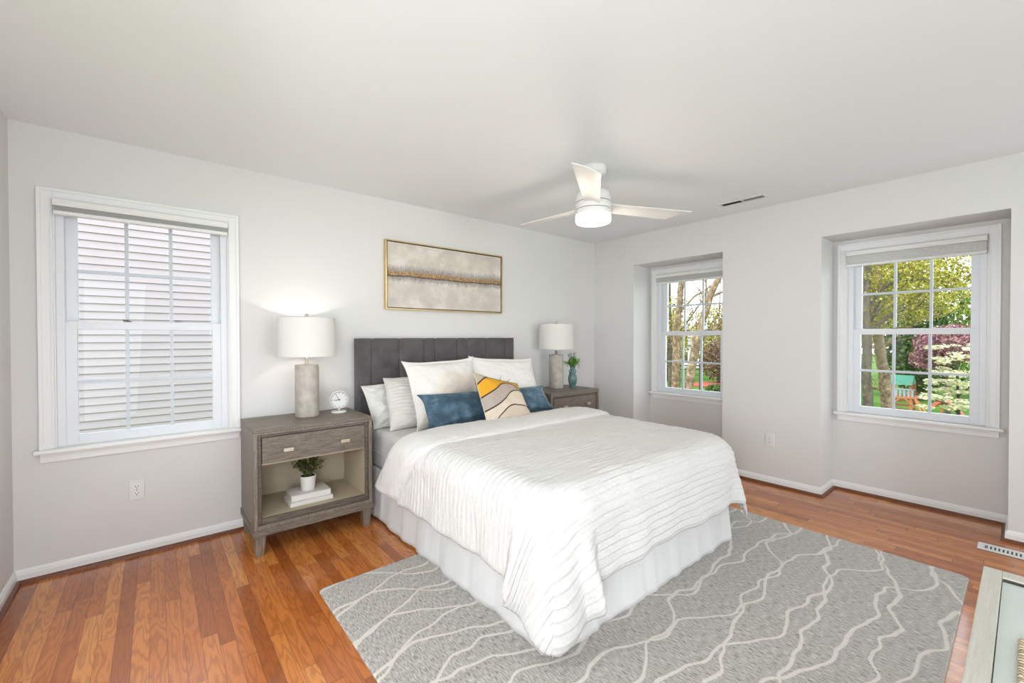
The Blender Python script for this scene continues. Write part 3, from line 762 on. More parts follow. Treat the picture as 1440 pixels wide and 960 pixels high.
# ------------------------------------------------------------------ framed art
def art_mat():
    m, nt, b = new_mat('abstract_canvas')
    t = nt.nodes.new('ShaderNodeTexCoord'); sp = nt.nodes.new('ShaderNodeSeparateXYZ'); lk(nt, t.outputs['Object'], sp.inputs[0])
    X, Z = sp.outputs['X'], sp.outputs['Z']          # canvas local: x -0.6..0.6, z -0.28..0.28
    cl = noise_tex(nt, t.outputs['Object'], 5.5, 5, .6); fi = noise_tex(nt, t.outputs['Object'], 75, 4, .75)
    hs = noise_tex(nt, obj_coord(nt, (1.5, 1, 60)), 3, 3)
    base = ramp(nt, cl, [(.3, srgb(190, 184, 178)), (.5, srgb(206, 198, 186)), (.68, srgb(222, 217, 208))])
    strk = mt(nt, 'MULTIPLY', mt(nt, 'GREATER_THAN', hs, .62), mt(nt, 'GREATER_THAN', cl, .5))
    base = mixc(nt, mt(nt, 'MULTIPLY', strk, .5), base, srgb(232, 228, 220))
    wob = mt(nt, 'MULTIPLY', mt(nt, 'SUBTRACT', noise_tex(nt, obj_coord(nt, (1, 0, 0)), 3, 2), .5), .05)
    zz = mt(nt, 'SUBTRACT', mt(nt, 'ADD', Z, .006), wob)   # 0 at the dark horizon
    jag = mt(nt, 'MULTIPLY', mt(nt, 'SUBTRACT', noise_tex(nt, obj_coord(nt, (60, 1, 14)), 1, 4, .7), .5), .10)
    # charcoal halo above, fading upwards
    up = mt(nt, 'ADD', zz, jag)
    halo = ramp(nt, mt(nt, 'MULTIPLY_ADD', up, 4.0, .5), [(.30, (0, 0, 0)), (.44, (.9, .9, .9)), (.72, (.85, .85, .85)), (.90, (0, 0, 0))])
    c = mixc(nt, mt(nt, 'MULTIPLY', nt_r(nt, halo), mt(nt, 'MULTIPLY_ADD', fi, 1.6, -.18)), base, srgb(84, 82, 86))
    gold = ramp(nt, mt(nt, 'MULTIPLY_ADD', mt(nt, 'MULTIPLY_ADD', jag, .25, zz), 5.0, .5), [(.49, (0, 0, 0)), (.53, (1, 1, 1)), (.66, (.9, .9, .9)), (.76, (0, 0, 0))])
    gc = ramp(nt, fi, [(.35, srgb(96, 62, 28)), (.5, srgb(158, 112, 58)), (.62, srgb(214, 182, 120))])
    c = mixc(nt, mt(nt, 'MULTIPLY', nt_r(nt, gold), .88), c, gc)
    dk = ramp(nt, mt(nt, 'MULTIPLY_ADD', mt(nt, 'MULTIPLY_ADD', jag, .12, zz), 12.0, .5), [(.40, (0, 0, 0)), (.48, (1, 1, 1)), (.53, (1, 1, 1)), (.62, (0, 0, 0))])
    c = mixc(nt, mt(nt, 'MULTIPLY', nt_r(nt, dk), .8), c, srgb(52, 38, 28))
    lk(nt, c, b.inputs['Base Color']); b.inputs['Roughness'].default_value = .6
    bump(nt, b, mt(nt, 'ADD', fi, cl), .2, .002); return m
def nt_r(nt, col):
    s = nt.nodes.new('ShaderNodeSeparateColor'); nt.links.new(col, s.inputs[0]); return s.outputs[0]
def art():
    x0, x1, z0, z1 = -2.690, -1.470, 1.532, 2.108; y0, y1 = -.042, -.003; cx, cz = (x0+x1)/2, (z0+z1)/2
    r = root('framed_painting', 'wide abstract painting in a thin gold frame hanging above the headboard', 'painting', (cx, 0, cz))
    b = MB(); w = .011
    b.box(x0-cx, x0+w-cx, y0, y1, z0-cz, z1-cz); b.box(x1-w-cx, x1-cx, y0, y1, z0-cz, z1-cz); b.box(x0+w-cx, x1-w-cx, y0, y1, z1-w-cz, z1-cz); b.box(x0+w-cx, x1-w-cx, y0, y1, z0-cz, z0+w-cz)
    b.build('frame', M['brassframe'], r, bevel=.001)
    MB().box(x0+w-cx, x1-w-cx, -.014, -.006, z0+w-cz, z1-w-cz).build('backing', M['blackline'], r)
    MB().box(x0+w+.007-cx, x1-w-.007-cx, -.036, -.014, z0+w+.007-cz, z1-w-.007-cz).build('canvas', art_mat(), r, bevel=.001)
art()

# ------------------------------------------------------------------ rug
def rug_mat():
    m, nt, b = new_mat('rug_wool')
    oc = obj_coord(nt, (1, 1, 1))
    t = nt.nodes.new('ShaderNodeTexCoord'); sp = nt.nodes.new('ShaderNodeSeparateXYZ'); lk(nt, t.outputs['Object'], sp.inputs[0])
    fuzz = noise_tex(nt, oc, 160, 2); wn = noise_tex(nt, oc, 3.0, 2)
    def strands(per, sc, amp, off, tilt):
        mp = nd(nt, 'ShaderNodeMapping'); mp.inputs['Location'].default_value = (off, off*1.7, off); mp.inputs['Scale'].default_value = sc; lk(nt, oc, mp.inputs[0])
        n = noise_tex(nt, mp.outputs[0], 1.0, 2.4, .38)
        v = mt(nt, 'ADD', sp.outputs['Y'], mt(nt, 'MULTIPLY', mt(nt, 'SUBTRACT', n, .5), amp)); v = mt(nt, 'MULTIPLY_ADD', sp.outputs['X'], tilt, v)
        v = mt(nt, 'DIVIDE', v, per); fr = mt(nt, 'FRACT', v)
        d = mt(nt, 'MULTIPLY', mt(nt, 'MINIMUM', fr, mt(nt, 'SUBTRACT', 1.0, fr)), per)
        # keep the stroke width even where the strand runs steeply
        return d
    d1 = strands(.215, (2.3, .6, 1), .50, 0.0, .16); d2 = strands(.25, (2.9, .7, 1), .46, 7.3, -.15)
    d = mt(nt, 'MINIMUM', d1, d2)
    d = mt(nt, 'MULTIPLY_ADD', mt(nt, 'SUBTRACT', fuzz, .5), .004, d)
    thr = mt(nt, 'MULTIPLY_ADD', wn, .010, 0.0)
    mr = nd(nt, 'ShaderNodeMapRange'); lk(nt, d, mr.inputs[0]); lk(nt, thr, mr.inputs[1]); lk(nt, mt(nt, 'ADD', thr, .005), mr.inputs[2]); mr.inputs[3].default_value = 1; mr.inputs[4].default_value = 0
    line = mr.outputs[0]
    hatch = noise_tex(nt, obj_coord(nt, (260, 34, 1)), 1, 3, .6)
    spk = noise_tex(nt, oc, 420, 2, .7); big = noise_tex(nt, oc, 1.4, 2)
    f = mt(nt, 'MULTIPLY_ADD', hatch, .7, mt(nt, 'MULTIPLY', spk, .3))
    wool = ramp(nt, f, [(.34, srgb(98, 92, 86)), (.45, srgb(156, 150, 143)), (.55, srgb(190, 185, 178)), (.66, srgb(212, 208, 202))])
    ln = ramp(nt, spk, [(.3, srgb(206, 198, 187)), (.7, srgb(232, 226, 216))])
    lk(nt, mixc(nt, mt(nt, 'MULTIPLY', line, .85), wool, ln), b.inputs['Base Color'])
    b.inputs['Roughness'].default_value = .95; b.inputs['Specular IOR Level'].default_value = .1; b.inputs['Sheen Weight'].default_value = .2
    h = mt(nt, 'ADD', f, mt(nt, 'MULTIPLY', line, .6)); bump(nt, b, h, .5, .004); return m
def rug():
    x0, x1, y0, y1 = -3.515, -.80, -3.215, -1.090; t = .011; b = MB(); rc = .03
    pts = []
    for cx, cy, a0 in ((x1-rc, y1-rc, 0), (x0+rc, y1-rc, 90), (x0+rc, y0+rc, 180), (x1-rc, y0+rc, 270)):
        for k in range(6):
            a = math.radians(a0+18*k); pts.append((cx+rc*math.cos(a), cy+rc*math.sin(a)))
    n = len(pts)
    def ins(p, d):
        cx, cy = (x0+x1)/2, (y0+y1)/2; return (p[0]-math.copysign(d, p[0]-cx), p[1]-math.copysign(d, p[1]-cy))
    vs = [(p[0], p[1], .001) for p in pts]+[(p[0], p[1], t*.6) for p in pts]+[(*ins(p, .005), t) for p in pts]
    fs = [(k, (k+1) % n, n+(k+1) % n, n+k) for k in range(n)]+[(n+k, n+(k+1) % n, 2*n+(k+1) % n, 2*n+k) for k in range(n)]+[tuple(range(2*n, 3*n)), tuple(reversed(range(n)))]
    b.add(vs, fs); o = b.build('area_rug', rug_mat()); tag(o, 'large grey wool area rug with raised cream branching lines under the bed', 'rug')
    e = MB()
    for k in range(n):
        if pts[k][1] < y0+.01 or abs(pts[k][1]-y0) < .035: pass
    ex = random.Random(2)
    for k in range(380):
        y = y0; x = x0+.02+(x1-x0-.04)*k/379; L = ex.uniform(.003, .009); e.add([(x-.002, y+.003, .007), (x+.002, y+.003, .007), (x+.001+ex.uniform(-.003, .003), y-L, .003)], [(0, 1, 2)])
    bd = simple('rug_binding', srgb(196, 170, 128), .9, nscale=80, namp=.2)
    q = e.build('edge_fringe', bd, o); q['kind'] = 'stuff'; e = MB()
    for k in range(300):
        x = x1; y = y0+.02+(y1-y0-.04)*k/299; L = ex.uniform(.002, .007); e.add([(x-.003, y-.002, .008), (x-.003, y+.002, .008), (x+L, y+ex.uniform(-.003, .003), .004)], [(0, 1, 2)])
    q = e.build('edge_fringe', bd, o); q['kind'] = 'stuff'
rug()

# ------------------------------------------------------------------ bed
BX0, BX1, BY1 = -2.905, -1.330, -2.165      # bed box left, right, foot
def headboard_mat():
    m, nt, b = new_mat('charcoal_velvet')
    v = obj_coord(nt); w = noise_tex(nt, v, 260, 2); big = noise_tex(nt, v, 9, 4, .6)
    lk(nt, ramp(nt, big, [(.3, srgb(70, 66, 67)), (.7, srgb(92, 88, 89))]), b.inputs['Base Color'])
    b.inputs['Roughness'].default_value = .75; b.inputs['Sheen Weight'].default_value = .35; b.inputs['Sheen Roughness'].default_value = .4
    bump(nt, b, w, .15, .001); return m
M['velvet'] = headboard_mat()
M['linen_white'] = fabric('white_linen', (.80, .79, .77), 200, .3)
M['sheet'] = fabric('grey_sheet', (.56, .55, .53), 240, .15)
M['skirt'] = fabric('skirt_cotton', (.72, .705, .69), 260, .15)
def bed():
    r = root('bed', 'queen bed with a dark grey channelled headboard and white bed skirt', 'bed', (-2.12, -1.1, 0))
    hx0, hx1, yb, yf, hz = -2.945, -1.372, -.022, -.105, 1.292
    seams = [hx0, -2.835, -2.600, -2.372, -2.268, -2.040, -1.938, -1.712, -1.482, hx1]
    b = MB(); nz = 14
    for a, c in zip(seams[:-1], seams[1:]):
        n = 10; vs = []
        for j in range(nz+1):
            z = .10+(hz-.10)*j/nz
            for i in range(n+1):
                q = i/n; x = a+(c-a)*q; e = min(q, 1-q)*(c-a); puff = .012*(1-math.exp(-e/.008))
                tp = hz-z; rnd = .012*(1-math.exp(-tp/.010))
                vs.append((x, yf+.012-puff*min(1, .3+rnd/.012), z-(0 if j < nz else (0.004*math.exp(-e/.006)))))
        fs = [(j*(n+1)+i, j*(n+1)+i+1, (j+1)*(n+1)+i+1, (j+1)*(n+1)+i) for j in range(nz) for i in range(n)]
        b.add(vs, fs)
    b.box(hx0+.002, hx1-.002, yf+.016, yb, .10, hz-.004)
    # side cheeks
    for x in (hx0, hx1):
        s = 1 if x == hx1 else -1
        b.box(x-.012 if s > 0 else x, x if s > 0 else x+.012, yf+.008, yb, .10, hz-.002)
    hb = b.build('headboard', M['velvet'], r, world=True, smooth=True, angle=1.0); hb.modifiers.new('es', 'EDGE_SPLIT').split_angle = .7
    p = MB()
    for k in range(1, len(seams)-1): p.box(seams[k]-.0012, seams[k]+.0012, yf+.0105, yf+.0125, .2, hz-.003)
    p.build('channel_seams', M['blackline'], hb, world=True)
    for x in (hx0+.12, hx1-.12): MB().box(x-.03, x+.03, -.09, -.03, 0, .10).build('leg', M['blackline'], r, world=True)
    MB().box(BX0+.012, BX1-.012, BY1+.012, -.11, .03, .345).build('box_spring', M['sheet'], r, world=True, bevel=.02)
    # bed skirt: a gathered strip round three sides
    path = []; yh = -.12; step = .012
    y = yh
    pts = []
    L1 = abs(BY1-yh)
    def seg(p, q, nrm, L, s0):
        n = int(L/step)
        for i in range(n): pts.append((Vector(p).lerp(Vector(q), i/n), Vector(nrm), s0+L*i/n))
    Lx = BX1-BX0
    seg((BX0, yh, 0), (BX0, BY1, 0), (-1, 0, 0), L1, 0); seg((BX0, BY1, 0), (BX1, BY1, 0), (0, -1, 0), Lx, L1+.1); seg((BX1, BY1, 0), (BX1, yh, 0), (1, 0, 0), L1, L1+Lx+.3)
    P = []; nz = 14
    for k in range(nz+1):
        t = k/nz; z = .36-(.36-.012)*t; row = []
        for (p_, nn, s) in pts:
            w = noise.noise(Vector((s*5.5, 0, 1.3)))*1.0+.55*noise.noise(Vector((s*13, t*.6, 5.1)))+.3*noise.noise(Vector((s*30, t*.3, 2.1)))
            fold = .016*w*(.15+t*.95)
            # pleat at the foot corners
            row.append(p_+nn*(fold+.010+.030*t)+Vector((0, 0, z+(.006*noise.noise(Vector((s*9, 3, 0))) if k == nz else 0))))
        P.append(row)
    sk = grid_obj('bed_skirt', P, M['skirt'], r, world=True)
    md = sk.modifiers.new('s', 'SOLIDIFY'); md.thickness = .002
bed()
def mattress():
    r = root('mattress', 'mattress in a light grey fitted sheet under the pillows', 'mattress', (-2.12, -1.1, .345))
    x0, x1, y0, y1, z0, z1 = -2.915, -1.335, BY1, -.115, .345, .622
    b = bmesh.new(); bmesh.ops.create_cube(b, size=1)
    for v in b.verts: v.co = Vector(((x0+x1)/2+v.co.x*(x1-x0), (y0+y1)/2+v.co.y*(y1-y0), (z0+z1)/2+v.co.z*(z1-z0)))
    bmesh.ops.bevel(b, geom=[e for e in b.edges], offset=.055, segments=5, affect='EDGES', profile=.6)
    me = bpy.data.meshes.new('mattress'); b.to_mesh(me); b.free()
    o = link_mesh('fitted_sheet', me, M['sheet'], r, smooth=True, world=True)
    e = MB(); e.tube([(x0-.002, y1-.05, .47), (x0-.002, y0+.06, .47)], .004, 8); e.build('piping', M['sheet'], o, world=True)
mattress()

def duvet_mat(name='duvet_gauze', strp=1.0):
    m, nt, b = new_mat(name)
    uv = nt.nodes.new('ShaderNodeTexCoord'); sp = nt.nodes.new('ShaderNodeSeparateXYZ'); lk(nt, uv.outputs['UV'], sp.inputs[0])
    U, V = sp.outputs['X'], sp.outputs['Y']
    cr = noise_tex(nt, obj_coord(nt, (16, 70, 1), uv=True), 1, 4, .65)     # crinkle stretched along the tucks
    cr2 = noise_tex(nt, obj_coord(nt, (90, 60, 1), uv=True), 1, 3, .6)
    wob = noise_tex(nt, obj_coord(nt, (3, 3, 1), uv=True), 1, 2)
    ph = mt(nt, 'MULTIPLY_ADD', wob, .03, V)
    s = mt(nt, 'SINE', mt(nt, 'MULTIPLY', ph, 2*math.pi/.036)); s = mt(nt, 'POWER', mt(nt, 'MULTIPLY_ADD', s, .5, .5), 3.0)
    h = mt(nt, 'ADD', mt(nt, 'MULTIPLY', cr, 1.0), mt(nt, 'MULTIPLY', cr2, .45)); h = mt(nt, 'MULTIPLY_ADD', s, .55*strp, h)
    lk(nt, ramp(nt, cr2, [(.3, (.69, .67, .645)), (.7, (.76, .74, .715))]), b.inputs['Base Color'])
    b.inputs['Roughness'].default_value = .9; b.inputs['Sheen Weight'].default_value = .15; b.inputs['Specular IOR Level'].default_value = .2
    bump(nt, b, h, .85, .007); return m
M['duvet'] = duvet_mat(); M['duvet_fold'] = duvet_mat('duvet_gauze_fold', .25)
FX0, FX1, FY = -2.865, -1.365, -2.130; ZT = .655; RR = .125
def drop(rho, r=RR):
    if rho <= 0: return 0, 0
    if rho < r*math.pi/2: return r*math.sin(rho/r), r*(1-math.cos(rho/r))
    return r, r+(rho-r*math.pi/2)
def duvet_point(s, t):
    """s: cloth coordinate across (world x on top); t: along (world y on top); returns position"""
    RC = .12
    sx = -1 if s < (FX0+FX1)/2 else 1
    a = FX0-s if sx < 0 else s-FX1            # distance past the side edge (negative on top)
    bq = FY-t
    corner = a > -RC and bq > -RC
    if corner:
        a2, b2 = a+RC, bq+RC; rho = math.hypot(a2, b2)-RC; th = math.atan2(b2, a2)
        ox, oy = (FX0+RC if sx < 0 else FX1-RC), FY+RC
    else:
        rho = max(a, bq)
    h, dz = drop(rho)
    bx = min(max(s, FX0), FX1); by = max(t, FY)
    # crown of the top: filled duvet bulges, lower towards the edges
    u = (bx-FX0)/(FX1-FX0); w = (by-FY)/(-.85-FY)
    crown = .014*(1-(2*u-1)**2)+.008*min(1, max(0, w)*3)
    hang = max(0, dz-RR)
    z0 = ZT+crown
    def wave_side(c): return .014*math.sin(c*11+.7*sx)+.010*math.sin(c*27+2)
    def wave_foot(c): return .016*math.sin(c*9.5)+.011*math.sin(c*23+1)
    if corner:
        g = math.sin(2*th); f0 = math.cos(th)**2; dg = math.degrees(th)
        wv = wave_side(FY+RC)*f0+wave_foot(ox)*(1-f0)
        def G(c, w): return math.exp(-((dg-c)/w)**2)
        hf = hang/.33
        if sx < 0:
            fl = .05+.05*g*g+.15*G(13, 7)+.06*G(45, 10)+.20*G(76, 8)-.10*G(28, 8)-.10*G(61, 7)
            dz += (.095*abs(math.sin(4*th))**.8-.02*g)*hf
            q = min(1, max(0, (dg-16)/58)); tp = math.radians(90*(q*q*(3-2*q)))
            k = min(1, hf); th = th*(1-k)+tp*k
        else:
            fl = .05+.22*g*g+.12*G(20, 8)+.12*G(68, 8); dz -= .24*g*hang
        hh = RC+h+hang*fl+hang*2.4*wv if rho > 0 else RC+rho
        p = Vector((ox, oy, z0-dz))+Vector((sx*math.cos(th), -math.sin(th), 0))*hh
    elif rho > 0 and a > 0:
        p = Vector((bx+sx*(h+hang*.05+hang*2.4*wave_side(by)), by, z0-dz))
    elif rho > 0:
        p = Vector((bx, by-(h+hang*.05+hang*2.4*wave_foot(bx)), z0-dz))
    else:
        p = Vector((bx, by, z0))
    p.z = max(p.z, .030)
    return p
def duvet():
    r = root('duvet', 'white crinkled gauze duvet spread over the bed, corners hanging to the rug', 'duvet', (-2.12, -1.5, .66))
    HL = .455; ds = .0085
    ns = int((FX1-FX0+2*HL)/ds); t0 = -.95; t1 = FY-.455; ntt = int((t0-t1)/ds)
    P = []; UV = []
    for i in range(ns+1):
        s = FX0-HL+(FX1-FX0+2*HL)*i/ns; row = []; ur = []
        for j in range(ntt+1):
            t = t0+(t1-t0)*j/ntt
            # hem waviness
            row.append(duvet_point(s, t)); ur.append((s, t))
        P.append(row); UV.append(ur)
    # displace along approximate normals
    Q = []
    for i in range(ns+1):
        row = []
        for j in range(ntt+1):
            a = P[min(i+1, ns)][j]-P[max(i-1, 0)][j]; b = P[i][min(j+1, ntt)]-P[i][max(j-1, 0)]
            n = b.cross(a)
            n = n.normalized() if n.length > 1e-9 else Vector((0, 0, 1))
            if n.z < -.2 : n = -n
            s, t = UV[i][j]
            tt = t+.012*noise.noise(Vector((s*3, t*3, 0)))
            stripe = (0.5+.5*math.sin(tt*2*math.pi/.036))**2
            top = 1 if (FX0 < s < FX1 and t > FY) else 1.3
            d = .0028*stripe*top+.010*fbm((s, t, 3), 3.2, 3)+.0030*fbm((s*1.2, t*4.5, 9), 6, 2)*top
            if (s < FX0 or s > FX1) and t < FY: d *= .6
            edge = min(i, ns-i, ntt-j)*ds
            if edge < .03: d -= .012*(1-edge/.03)**2
            row.append(P[i][j]+n*d)
        Q.append(row)
    o = grid_obj('duvet_cover', Q, M['duvet'], r, uv=UV, world=True)
    md = o.modifiers.new('s', 'SOLIDIFY'); md.thickness = .010; md.offset = -1
    # turned-back fold at the head: closed flattened roll swept over the bed
    HL2 = .43; n = 190; P = []; UV = []; m = 40
    y0, y1 = -.900, -1.255
    for i in range(n+1):
        s = FX0-HL2+(FX1-FX0+2*HL2+(-.02))*i/n
        a = FX0-s if s < FX0 else (s-FX1 if s > FX1 else 0); sx = -1 if s < FX0 else 1
        hgt, dz = drop(a); bx = min(max(s, FX0), FX1)
        u = (bx-FX0)/(FX1-FX0); crown = .014*(1-(2*u-1)**2)+.008
        hang = max(0, a-.05)/HL2; sh = .33*hang**1.1 if sx < 0 else .10*hang
        ang = min(a/RR, math.pi/2) if a > 0 else 0
        nrm = Vector((sx*math.sin(ang), 0, math.cos(ang)))
        base = Vector((bx+sx*(hgt+max(0, dz-RR)*.04), 0, ZT+crown-dz))
        ends = min(1, min(i, n-i)*ds*2.2/.05+.06); endf = math.sqrt(max(0, 1-(1-ends)**2))
        row = []; ur = []
        yc = (y0+y1)/2+sh+.022*math.sin(s*4.2+.8)*1.0; hw = (y0-y1)/2+.010*math.sin(s*7)-.02*hang
        for k in range(m):
            q = 2*math.pi*k/m; cy = math.cos(q); cz = math.sin(q)
            yy = yc+hw*math.copysign(abs(cy)**.75, cy); thick = .033+.026*hang
            # rounder towards the head edge, thin at the hem
            prof = .82+.18*(cy*.5+.5)
            zz = thick*endf*prof*math.copysign(abs(cz)**.8, cz)
            wr = .006*fbm((s*2, yy*3, cz), 4.0, 3)*(1 if cz > 0 else 0)+.004*math.sin(s*60+8*fbm((s, yy, 1), 3))*0.25
            row.append(base+Vector((0, yy, 0))+nrm*(.012+zz+wr)); ur.append((s, yy))
        P.append(row); UV.append(ur)
    Pt = [list(c) for c in zip(*P)]; Ut = [list(c) for c in zip(*UV)]
    grid_obj('turned_back_fold', Pt, M['duvet_fold'], r, uv=Ut, closed_u=True, world=True)
duvet()

# ------------------------------------------------------------------ pillows
def pillow(name, corners, th, mat, label, seedv=0, ear=.10, flange=0, cat='pillow', pleat=None, nu=56, wr=.006, sag=0, group=None):
    """corners TL, TR, BR, BL in world space; the front faces the foot of the bed"""
    TL, TR, BR, BL = [Vector(c) for c in corners]
    base = (BL+BR)/2; r = root(name, label, cat, base, group=group)
    front = (TR-TL).cross(BL-TL).normalized()
    if front.y > 0: front = -front
    Wd = (TR-TL).length; Ht = (BL-TL).length; nv = nu
    def pt(u, v, side):
        a, c = 2*u-1, 2*v-1          # -1..1
        ff = flange
        # pull edges in between the corners
        ku = 1-ear*(1-abs(c)**3.4)+.35*ear*(1-c*c); kv = 1-ear*(1-abs(a)**3.4)+.35*ear*(1-a*a)
        uu = .5+.5*a*ku; vv = .5+.5*c*kv
        if sag: vv = vv-sag*(1-a*a)**2*max(0, vv)**2
        p = TL*(1-uu)*vv+TR*uu*vv+BL*(1-uu)*(1-vv)+BR*uu*(1-vv)
        fu = max(0, (1-abs(a))*Wd/2-ff)/(Wd/2); fv = max(0, (1-abs(c))*Ht/2-ff)/(Ht/2)
        fu = min(1, fu/(1-2*ff/Wd)); fv = min(1, fv/(1-2*ff/Ht))
        prof = (1-(1-fu)**2.8)*(1-(1-fv)**2.8); prof = max(prof, 0)**.58
        d = th*.5*prof+.0012
        if side > 0:
            d += wr*fbm((a*1.6+seedv, c*1.6, seedv*3.7), 1.6, 4)*min(1, prof*3)
            # tension creases from the corners
            rr = math.hypot(1-abs(a), 1-abs(c)); d += wr*.7*math.sin(math.atan2(1-abs(a), 1-abs(c))*9+seedv)*math.exp(-rr*3.2)*min(1, prof*4)
            if pleat:
                x = a*Wd/2; z = c*Ht/2+.012*math.sin(a*3+seedv)+.01*fbm((a, c, 5), 2)
                d += pleat*(.5+.5*math.sin(z*2*math.pi/.030+.8*fbm((a*2, c*2, 7), 2)))*min(1, prof*2)
        return p+front*d*side
    vs = []; fs = []; uvs = []
    for side in (1, -1):
        for i in range(nu+1):
            for j in range(nv+1):
                vs.append(tuple(pt(i/nu, j/nv, side)-base)); uvs.append((i/nu, j/nv))
    K = (nu+1)*(nv+1)
    for i in range(nu):
        for j in range(nv):
            q = (i*(nv+1)+j, (i+1)*(nv+1)+j, (i+1)*(nv+1)+j+1, i*(nv+1)+j+1); fs.append(q); fs.append(tuple(x+K for x in reversed(q)))
    edge = [i*(nv+1) for i in range(nu+1)]+[nu*(nv+1)+j for j in range(1, nv+1)]+[i*(nv+1)+nv for i in range(nu-1, -1, -1)]+[j for j in range(nv-1, 0, -1)]
    for k in range(len(edge)):
        e, f = edge[k], edge[(k+1) % len(edge)]; fs.append((e, e+K, f+K, f))
    me = bpy.data.meshes.new(name); me.from_pydata(vs, [], fs)
    l = me.uv_layers.new(name='UVMap')
    for lp in me.loops: l.data[lp.index].uv = uvs[lp.vertex_index]
    o = link_mesh('pillow_cover', me, mat, r, smooth=True)
    bm = bmesh.new(); bm.from_mesh(me); bmesh.ops.recalc_face_normals(bm, faces=bm.faces); bm.to_mesh(me); bm.free()
    # welt around the seam
    b = MB(); ring = [Vector(vs[e])*.5+Vector(vs[e+K])*.5 for e in edge[::2]]; ring.append(ring[0])
    b.tube(ring, .0028 if not flange else .002, 6); b.build('welt', mat if not isinstance(mat, list) else mat[0], r, smooth=True)
    return r
def ombre_mat(seed, cols):
    m, nt, b = new_mat('ombre_cotton')
    uv = nt.nodes.new('ShaderNodeTexCoord'); sp = nt.nodes.new('ShaderNodeSeparateXYZ'); lk(nt, uv.outputs['UV'], sp.inputs[0])
    n = noise_tex(nt, obj_coord(nt, (1, 1, 1), uv=True), 2.4, 4, .6)
    f = mt(nt, 'ADD', sp.outputs['Y'], mt(nt, 'MULTIPLY', mt(nt, 'SUBTRACT', n, .5), .34))
    # the dyed haze sits at the lower right of the cover
    dx = mt(nt, 'MULTIPLY', mt(nt, 'SUBTRACT', sp.outputs['X'], seed), 1.0)
    f = mt(nt, 'ADD', f, mt(nt, 'MULTIPLY', mt(nt, 'MULTIPLY', dx, dx), 1.4))
    lk(nt, ramp(nt, f, cols), b.inputs['Base Color']); b.inputs['Roughness'].default_value = .9; b.inputs['Sheen Weight'].default_value = .15
    bump(nt, b, noise_tex(nt, obj_coord(nt), 240, 2), .2, .002); return m
M['euro_L'] = ombre_mat(.72, [(.0, srgb(110, 116, 128)), (.36, srgb(138, 138, 144)), (.50, srgb(196, 186, 176)), (.66, srgb(222, 212, 200)), (.88, srgb(228, 225, 219))])
M['euro_R'] = ombre_mat(.95, [(.0, srgb(130, 140, 156)), (.14, srgb(186, 186, 190)), (.30, srgb(226, 224, 220)), (.8, srgb(232, 229, 224))])
M['pillow_grey'] = fabric('grey_white_cotton', (.66, .655, .62), 240, .2)
M['pillow_pleat'] = fabric('pleated_cotton', (.66, .63, .59), 240, .2)
def velvet_blue():
    m, nt, b = new_mat('blue_velvet')
    n = noise_tex(nt, obj_coord(nt), 9, 5, .65); w = noise_tex(nt, obj_coord(nt), 300, 2)
    lk(nt, ramp(nt, n, [(.3, srgb(38, 62, 80)), (.5, srgb(62, 90, 108)), (.72, srgb(106, 134, 152))]), b.inputs['Base Color'])
    b.inputs['Roughness'].default_value = .7; b.inputs['Sheen Weight'].default_value = .5; b.inputs['Sheen Roughness'].default_value = .3
    bump(nt, b, w, .2, .001); return m
def landscape_mat():
    m, nt, b = new_mat('landscape_print')
    uv = nt.nodes.new('ShaderNodeTexCoord'); sp = nt.nodes.new('ShaderNodeSeparateXYZ'); lk(nt, uv.outputs['UV'], sp.inputs[0])
    U, V = sp.outputs['X'], sp.outputs['Y']
    def curve(pts):
        c = nt.nodes.new('ShaderNodeFloatCurve'); cm = c.mapping.curves[0]
        while len(cm.points) < len(pts): cm.points.new(.5, .5)
        for q, (x, y) in zip(cm.points, pts): q.location = (x, y)
        c.mapping.update(); lk(nt, U, c.inputs['Value']); return c.outputs[0]
    # hill lines, from the top down (u, v)
    L1 = curve([(0, .76), (.13, .88), (.28, .965), (.5, .93), (.72, .92), (1, .90)])
    L2 = curve([(0, .50), (.25, .64), (.5, .83), (.66, .855), (.85, .78), (1, .70)])
    L3 = curve([(0, .25), (.2, .31), (.42, .45), (.64, .64), (.82, .69), (1, .66)])
    L4 = curve([(0, -.10), (.1, -.02), (.3, .16), (.52, .295), (.72, .30), (1, .255)])
    n = noise_tex(nt, obj_coord(nt), 30, 3)
    cream = srgb(214, 200, 182); grey = srgb(176, 164, 154); tan = srgb(184, 170, 150); yel = srgb(226, 164, 28)
    def above(L): return mt(nt, 'GREATER_THAN', V, L)
    c = mixc(nt, above(L4), srgb(206, 190, 172), cream)
    c = mixc(nt, above(L3), c, grey); c = mixc(nt, above(L2), c, yel); c = mixc(nt, above(L1), c, tan)
    for L, w in ((L1, .016), (L2, .015), (L3, .015), (L4, .015)):
        d = mt(nt, 'ABSOLUTE', mt(nt, 'SUBTRACT', V, L)); c = mixc(nt, mt(nt, 'LESS_THAN', d, w), c, srgb(70, 52, 42))
    c = mixc(nt, mt(nt, 'MULTIPLY', n, .12), c, srgb(120, 100, 80))
    lk(nt, c, b.inputs['Base Color']); b.inputs['Roughness'].default_value = .9
    bump(nt, b, noise_tex(nt, obj_coord(nt), 260, 2), .25, .002); return m
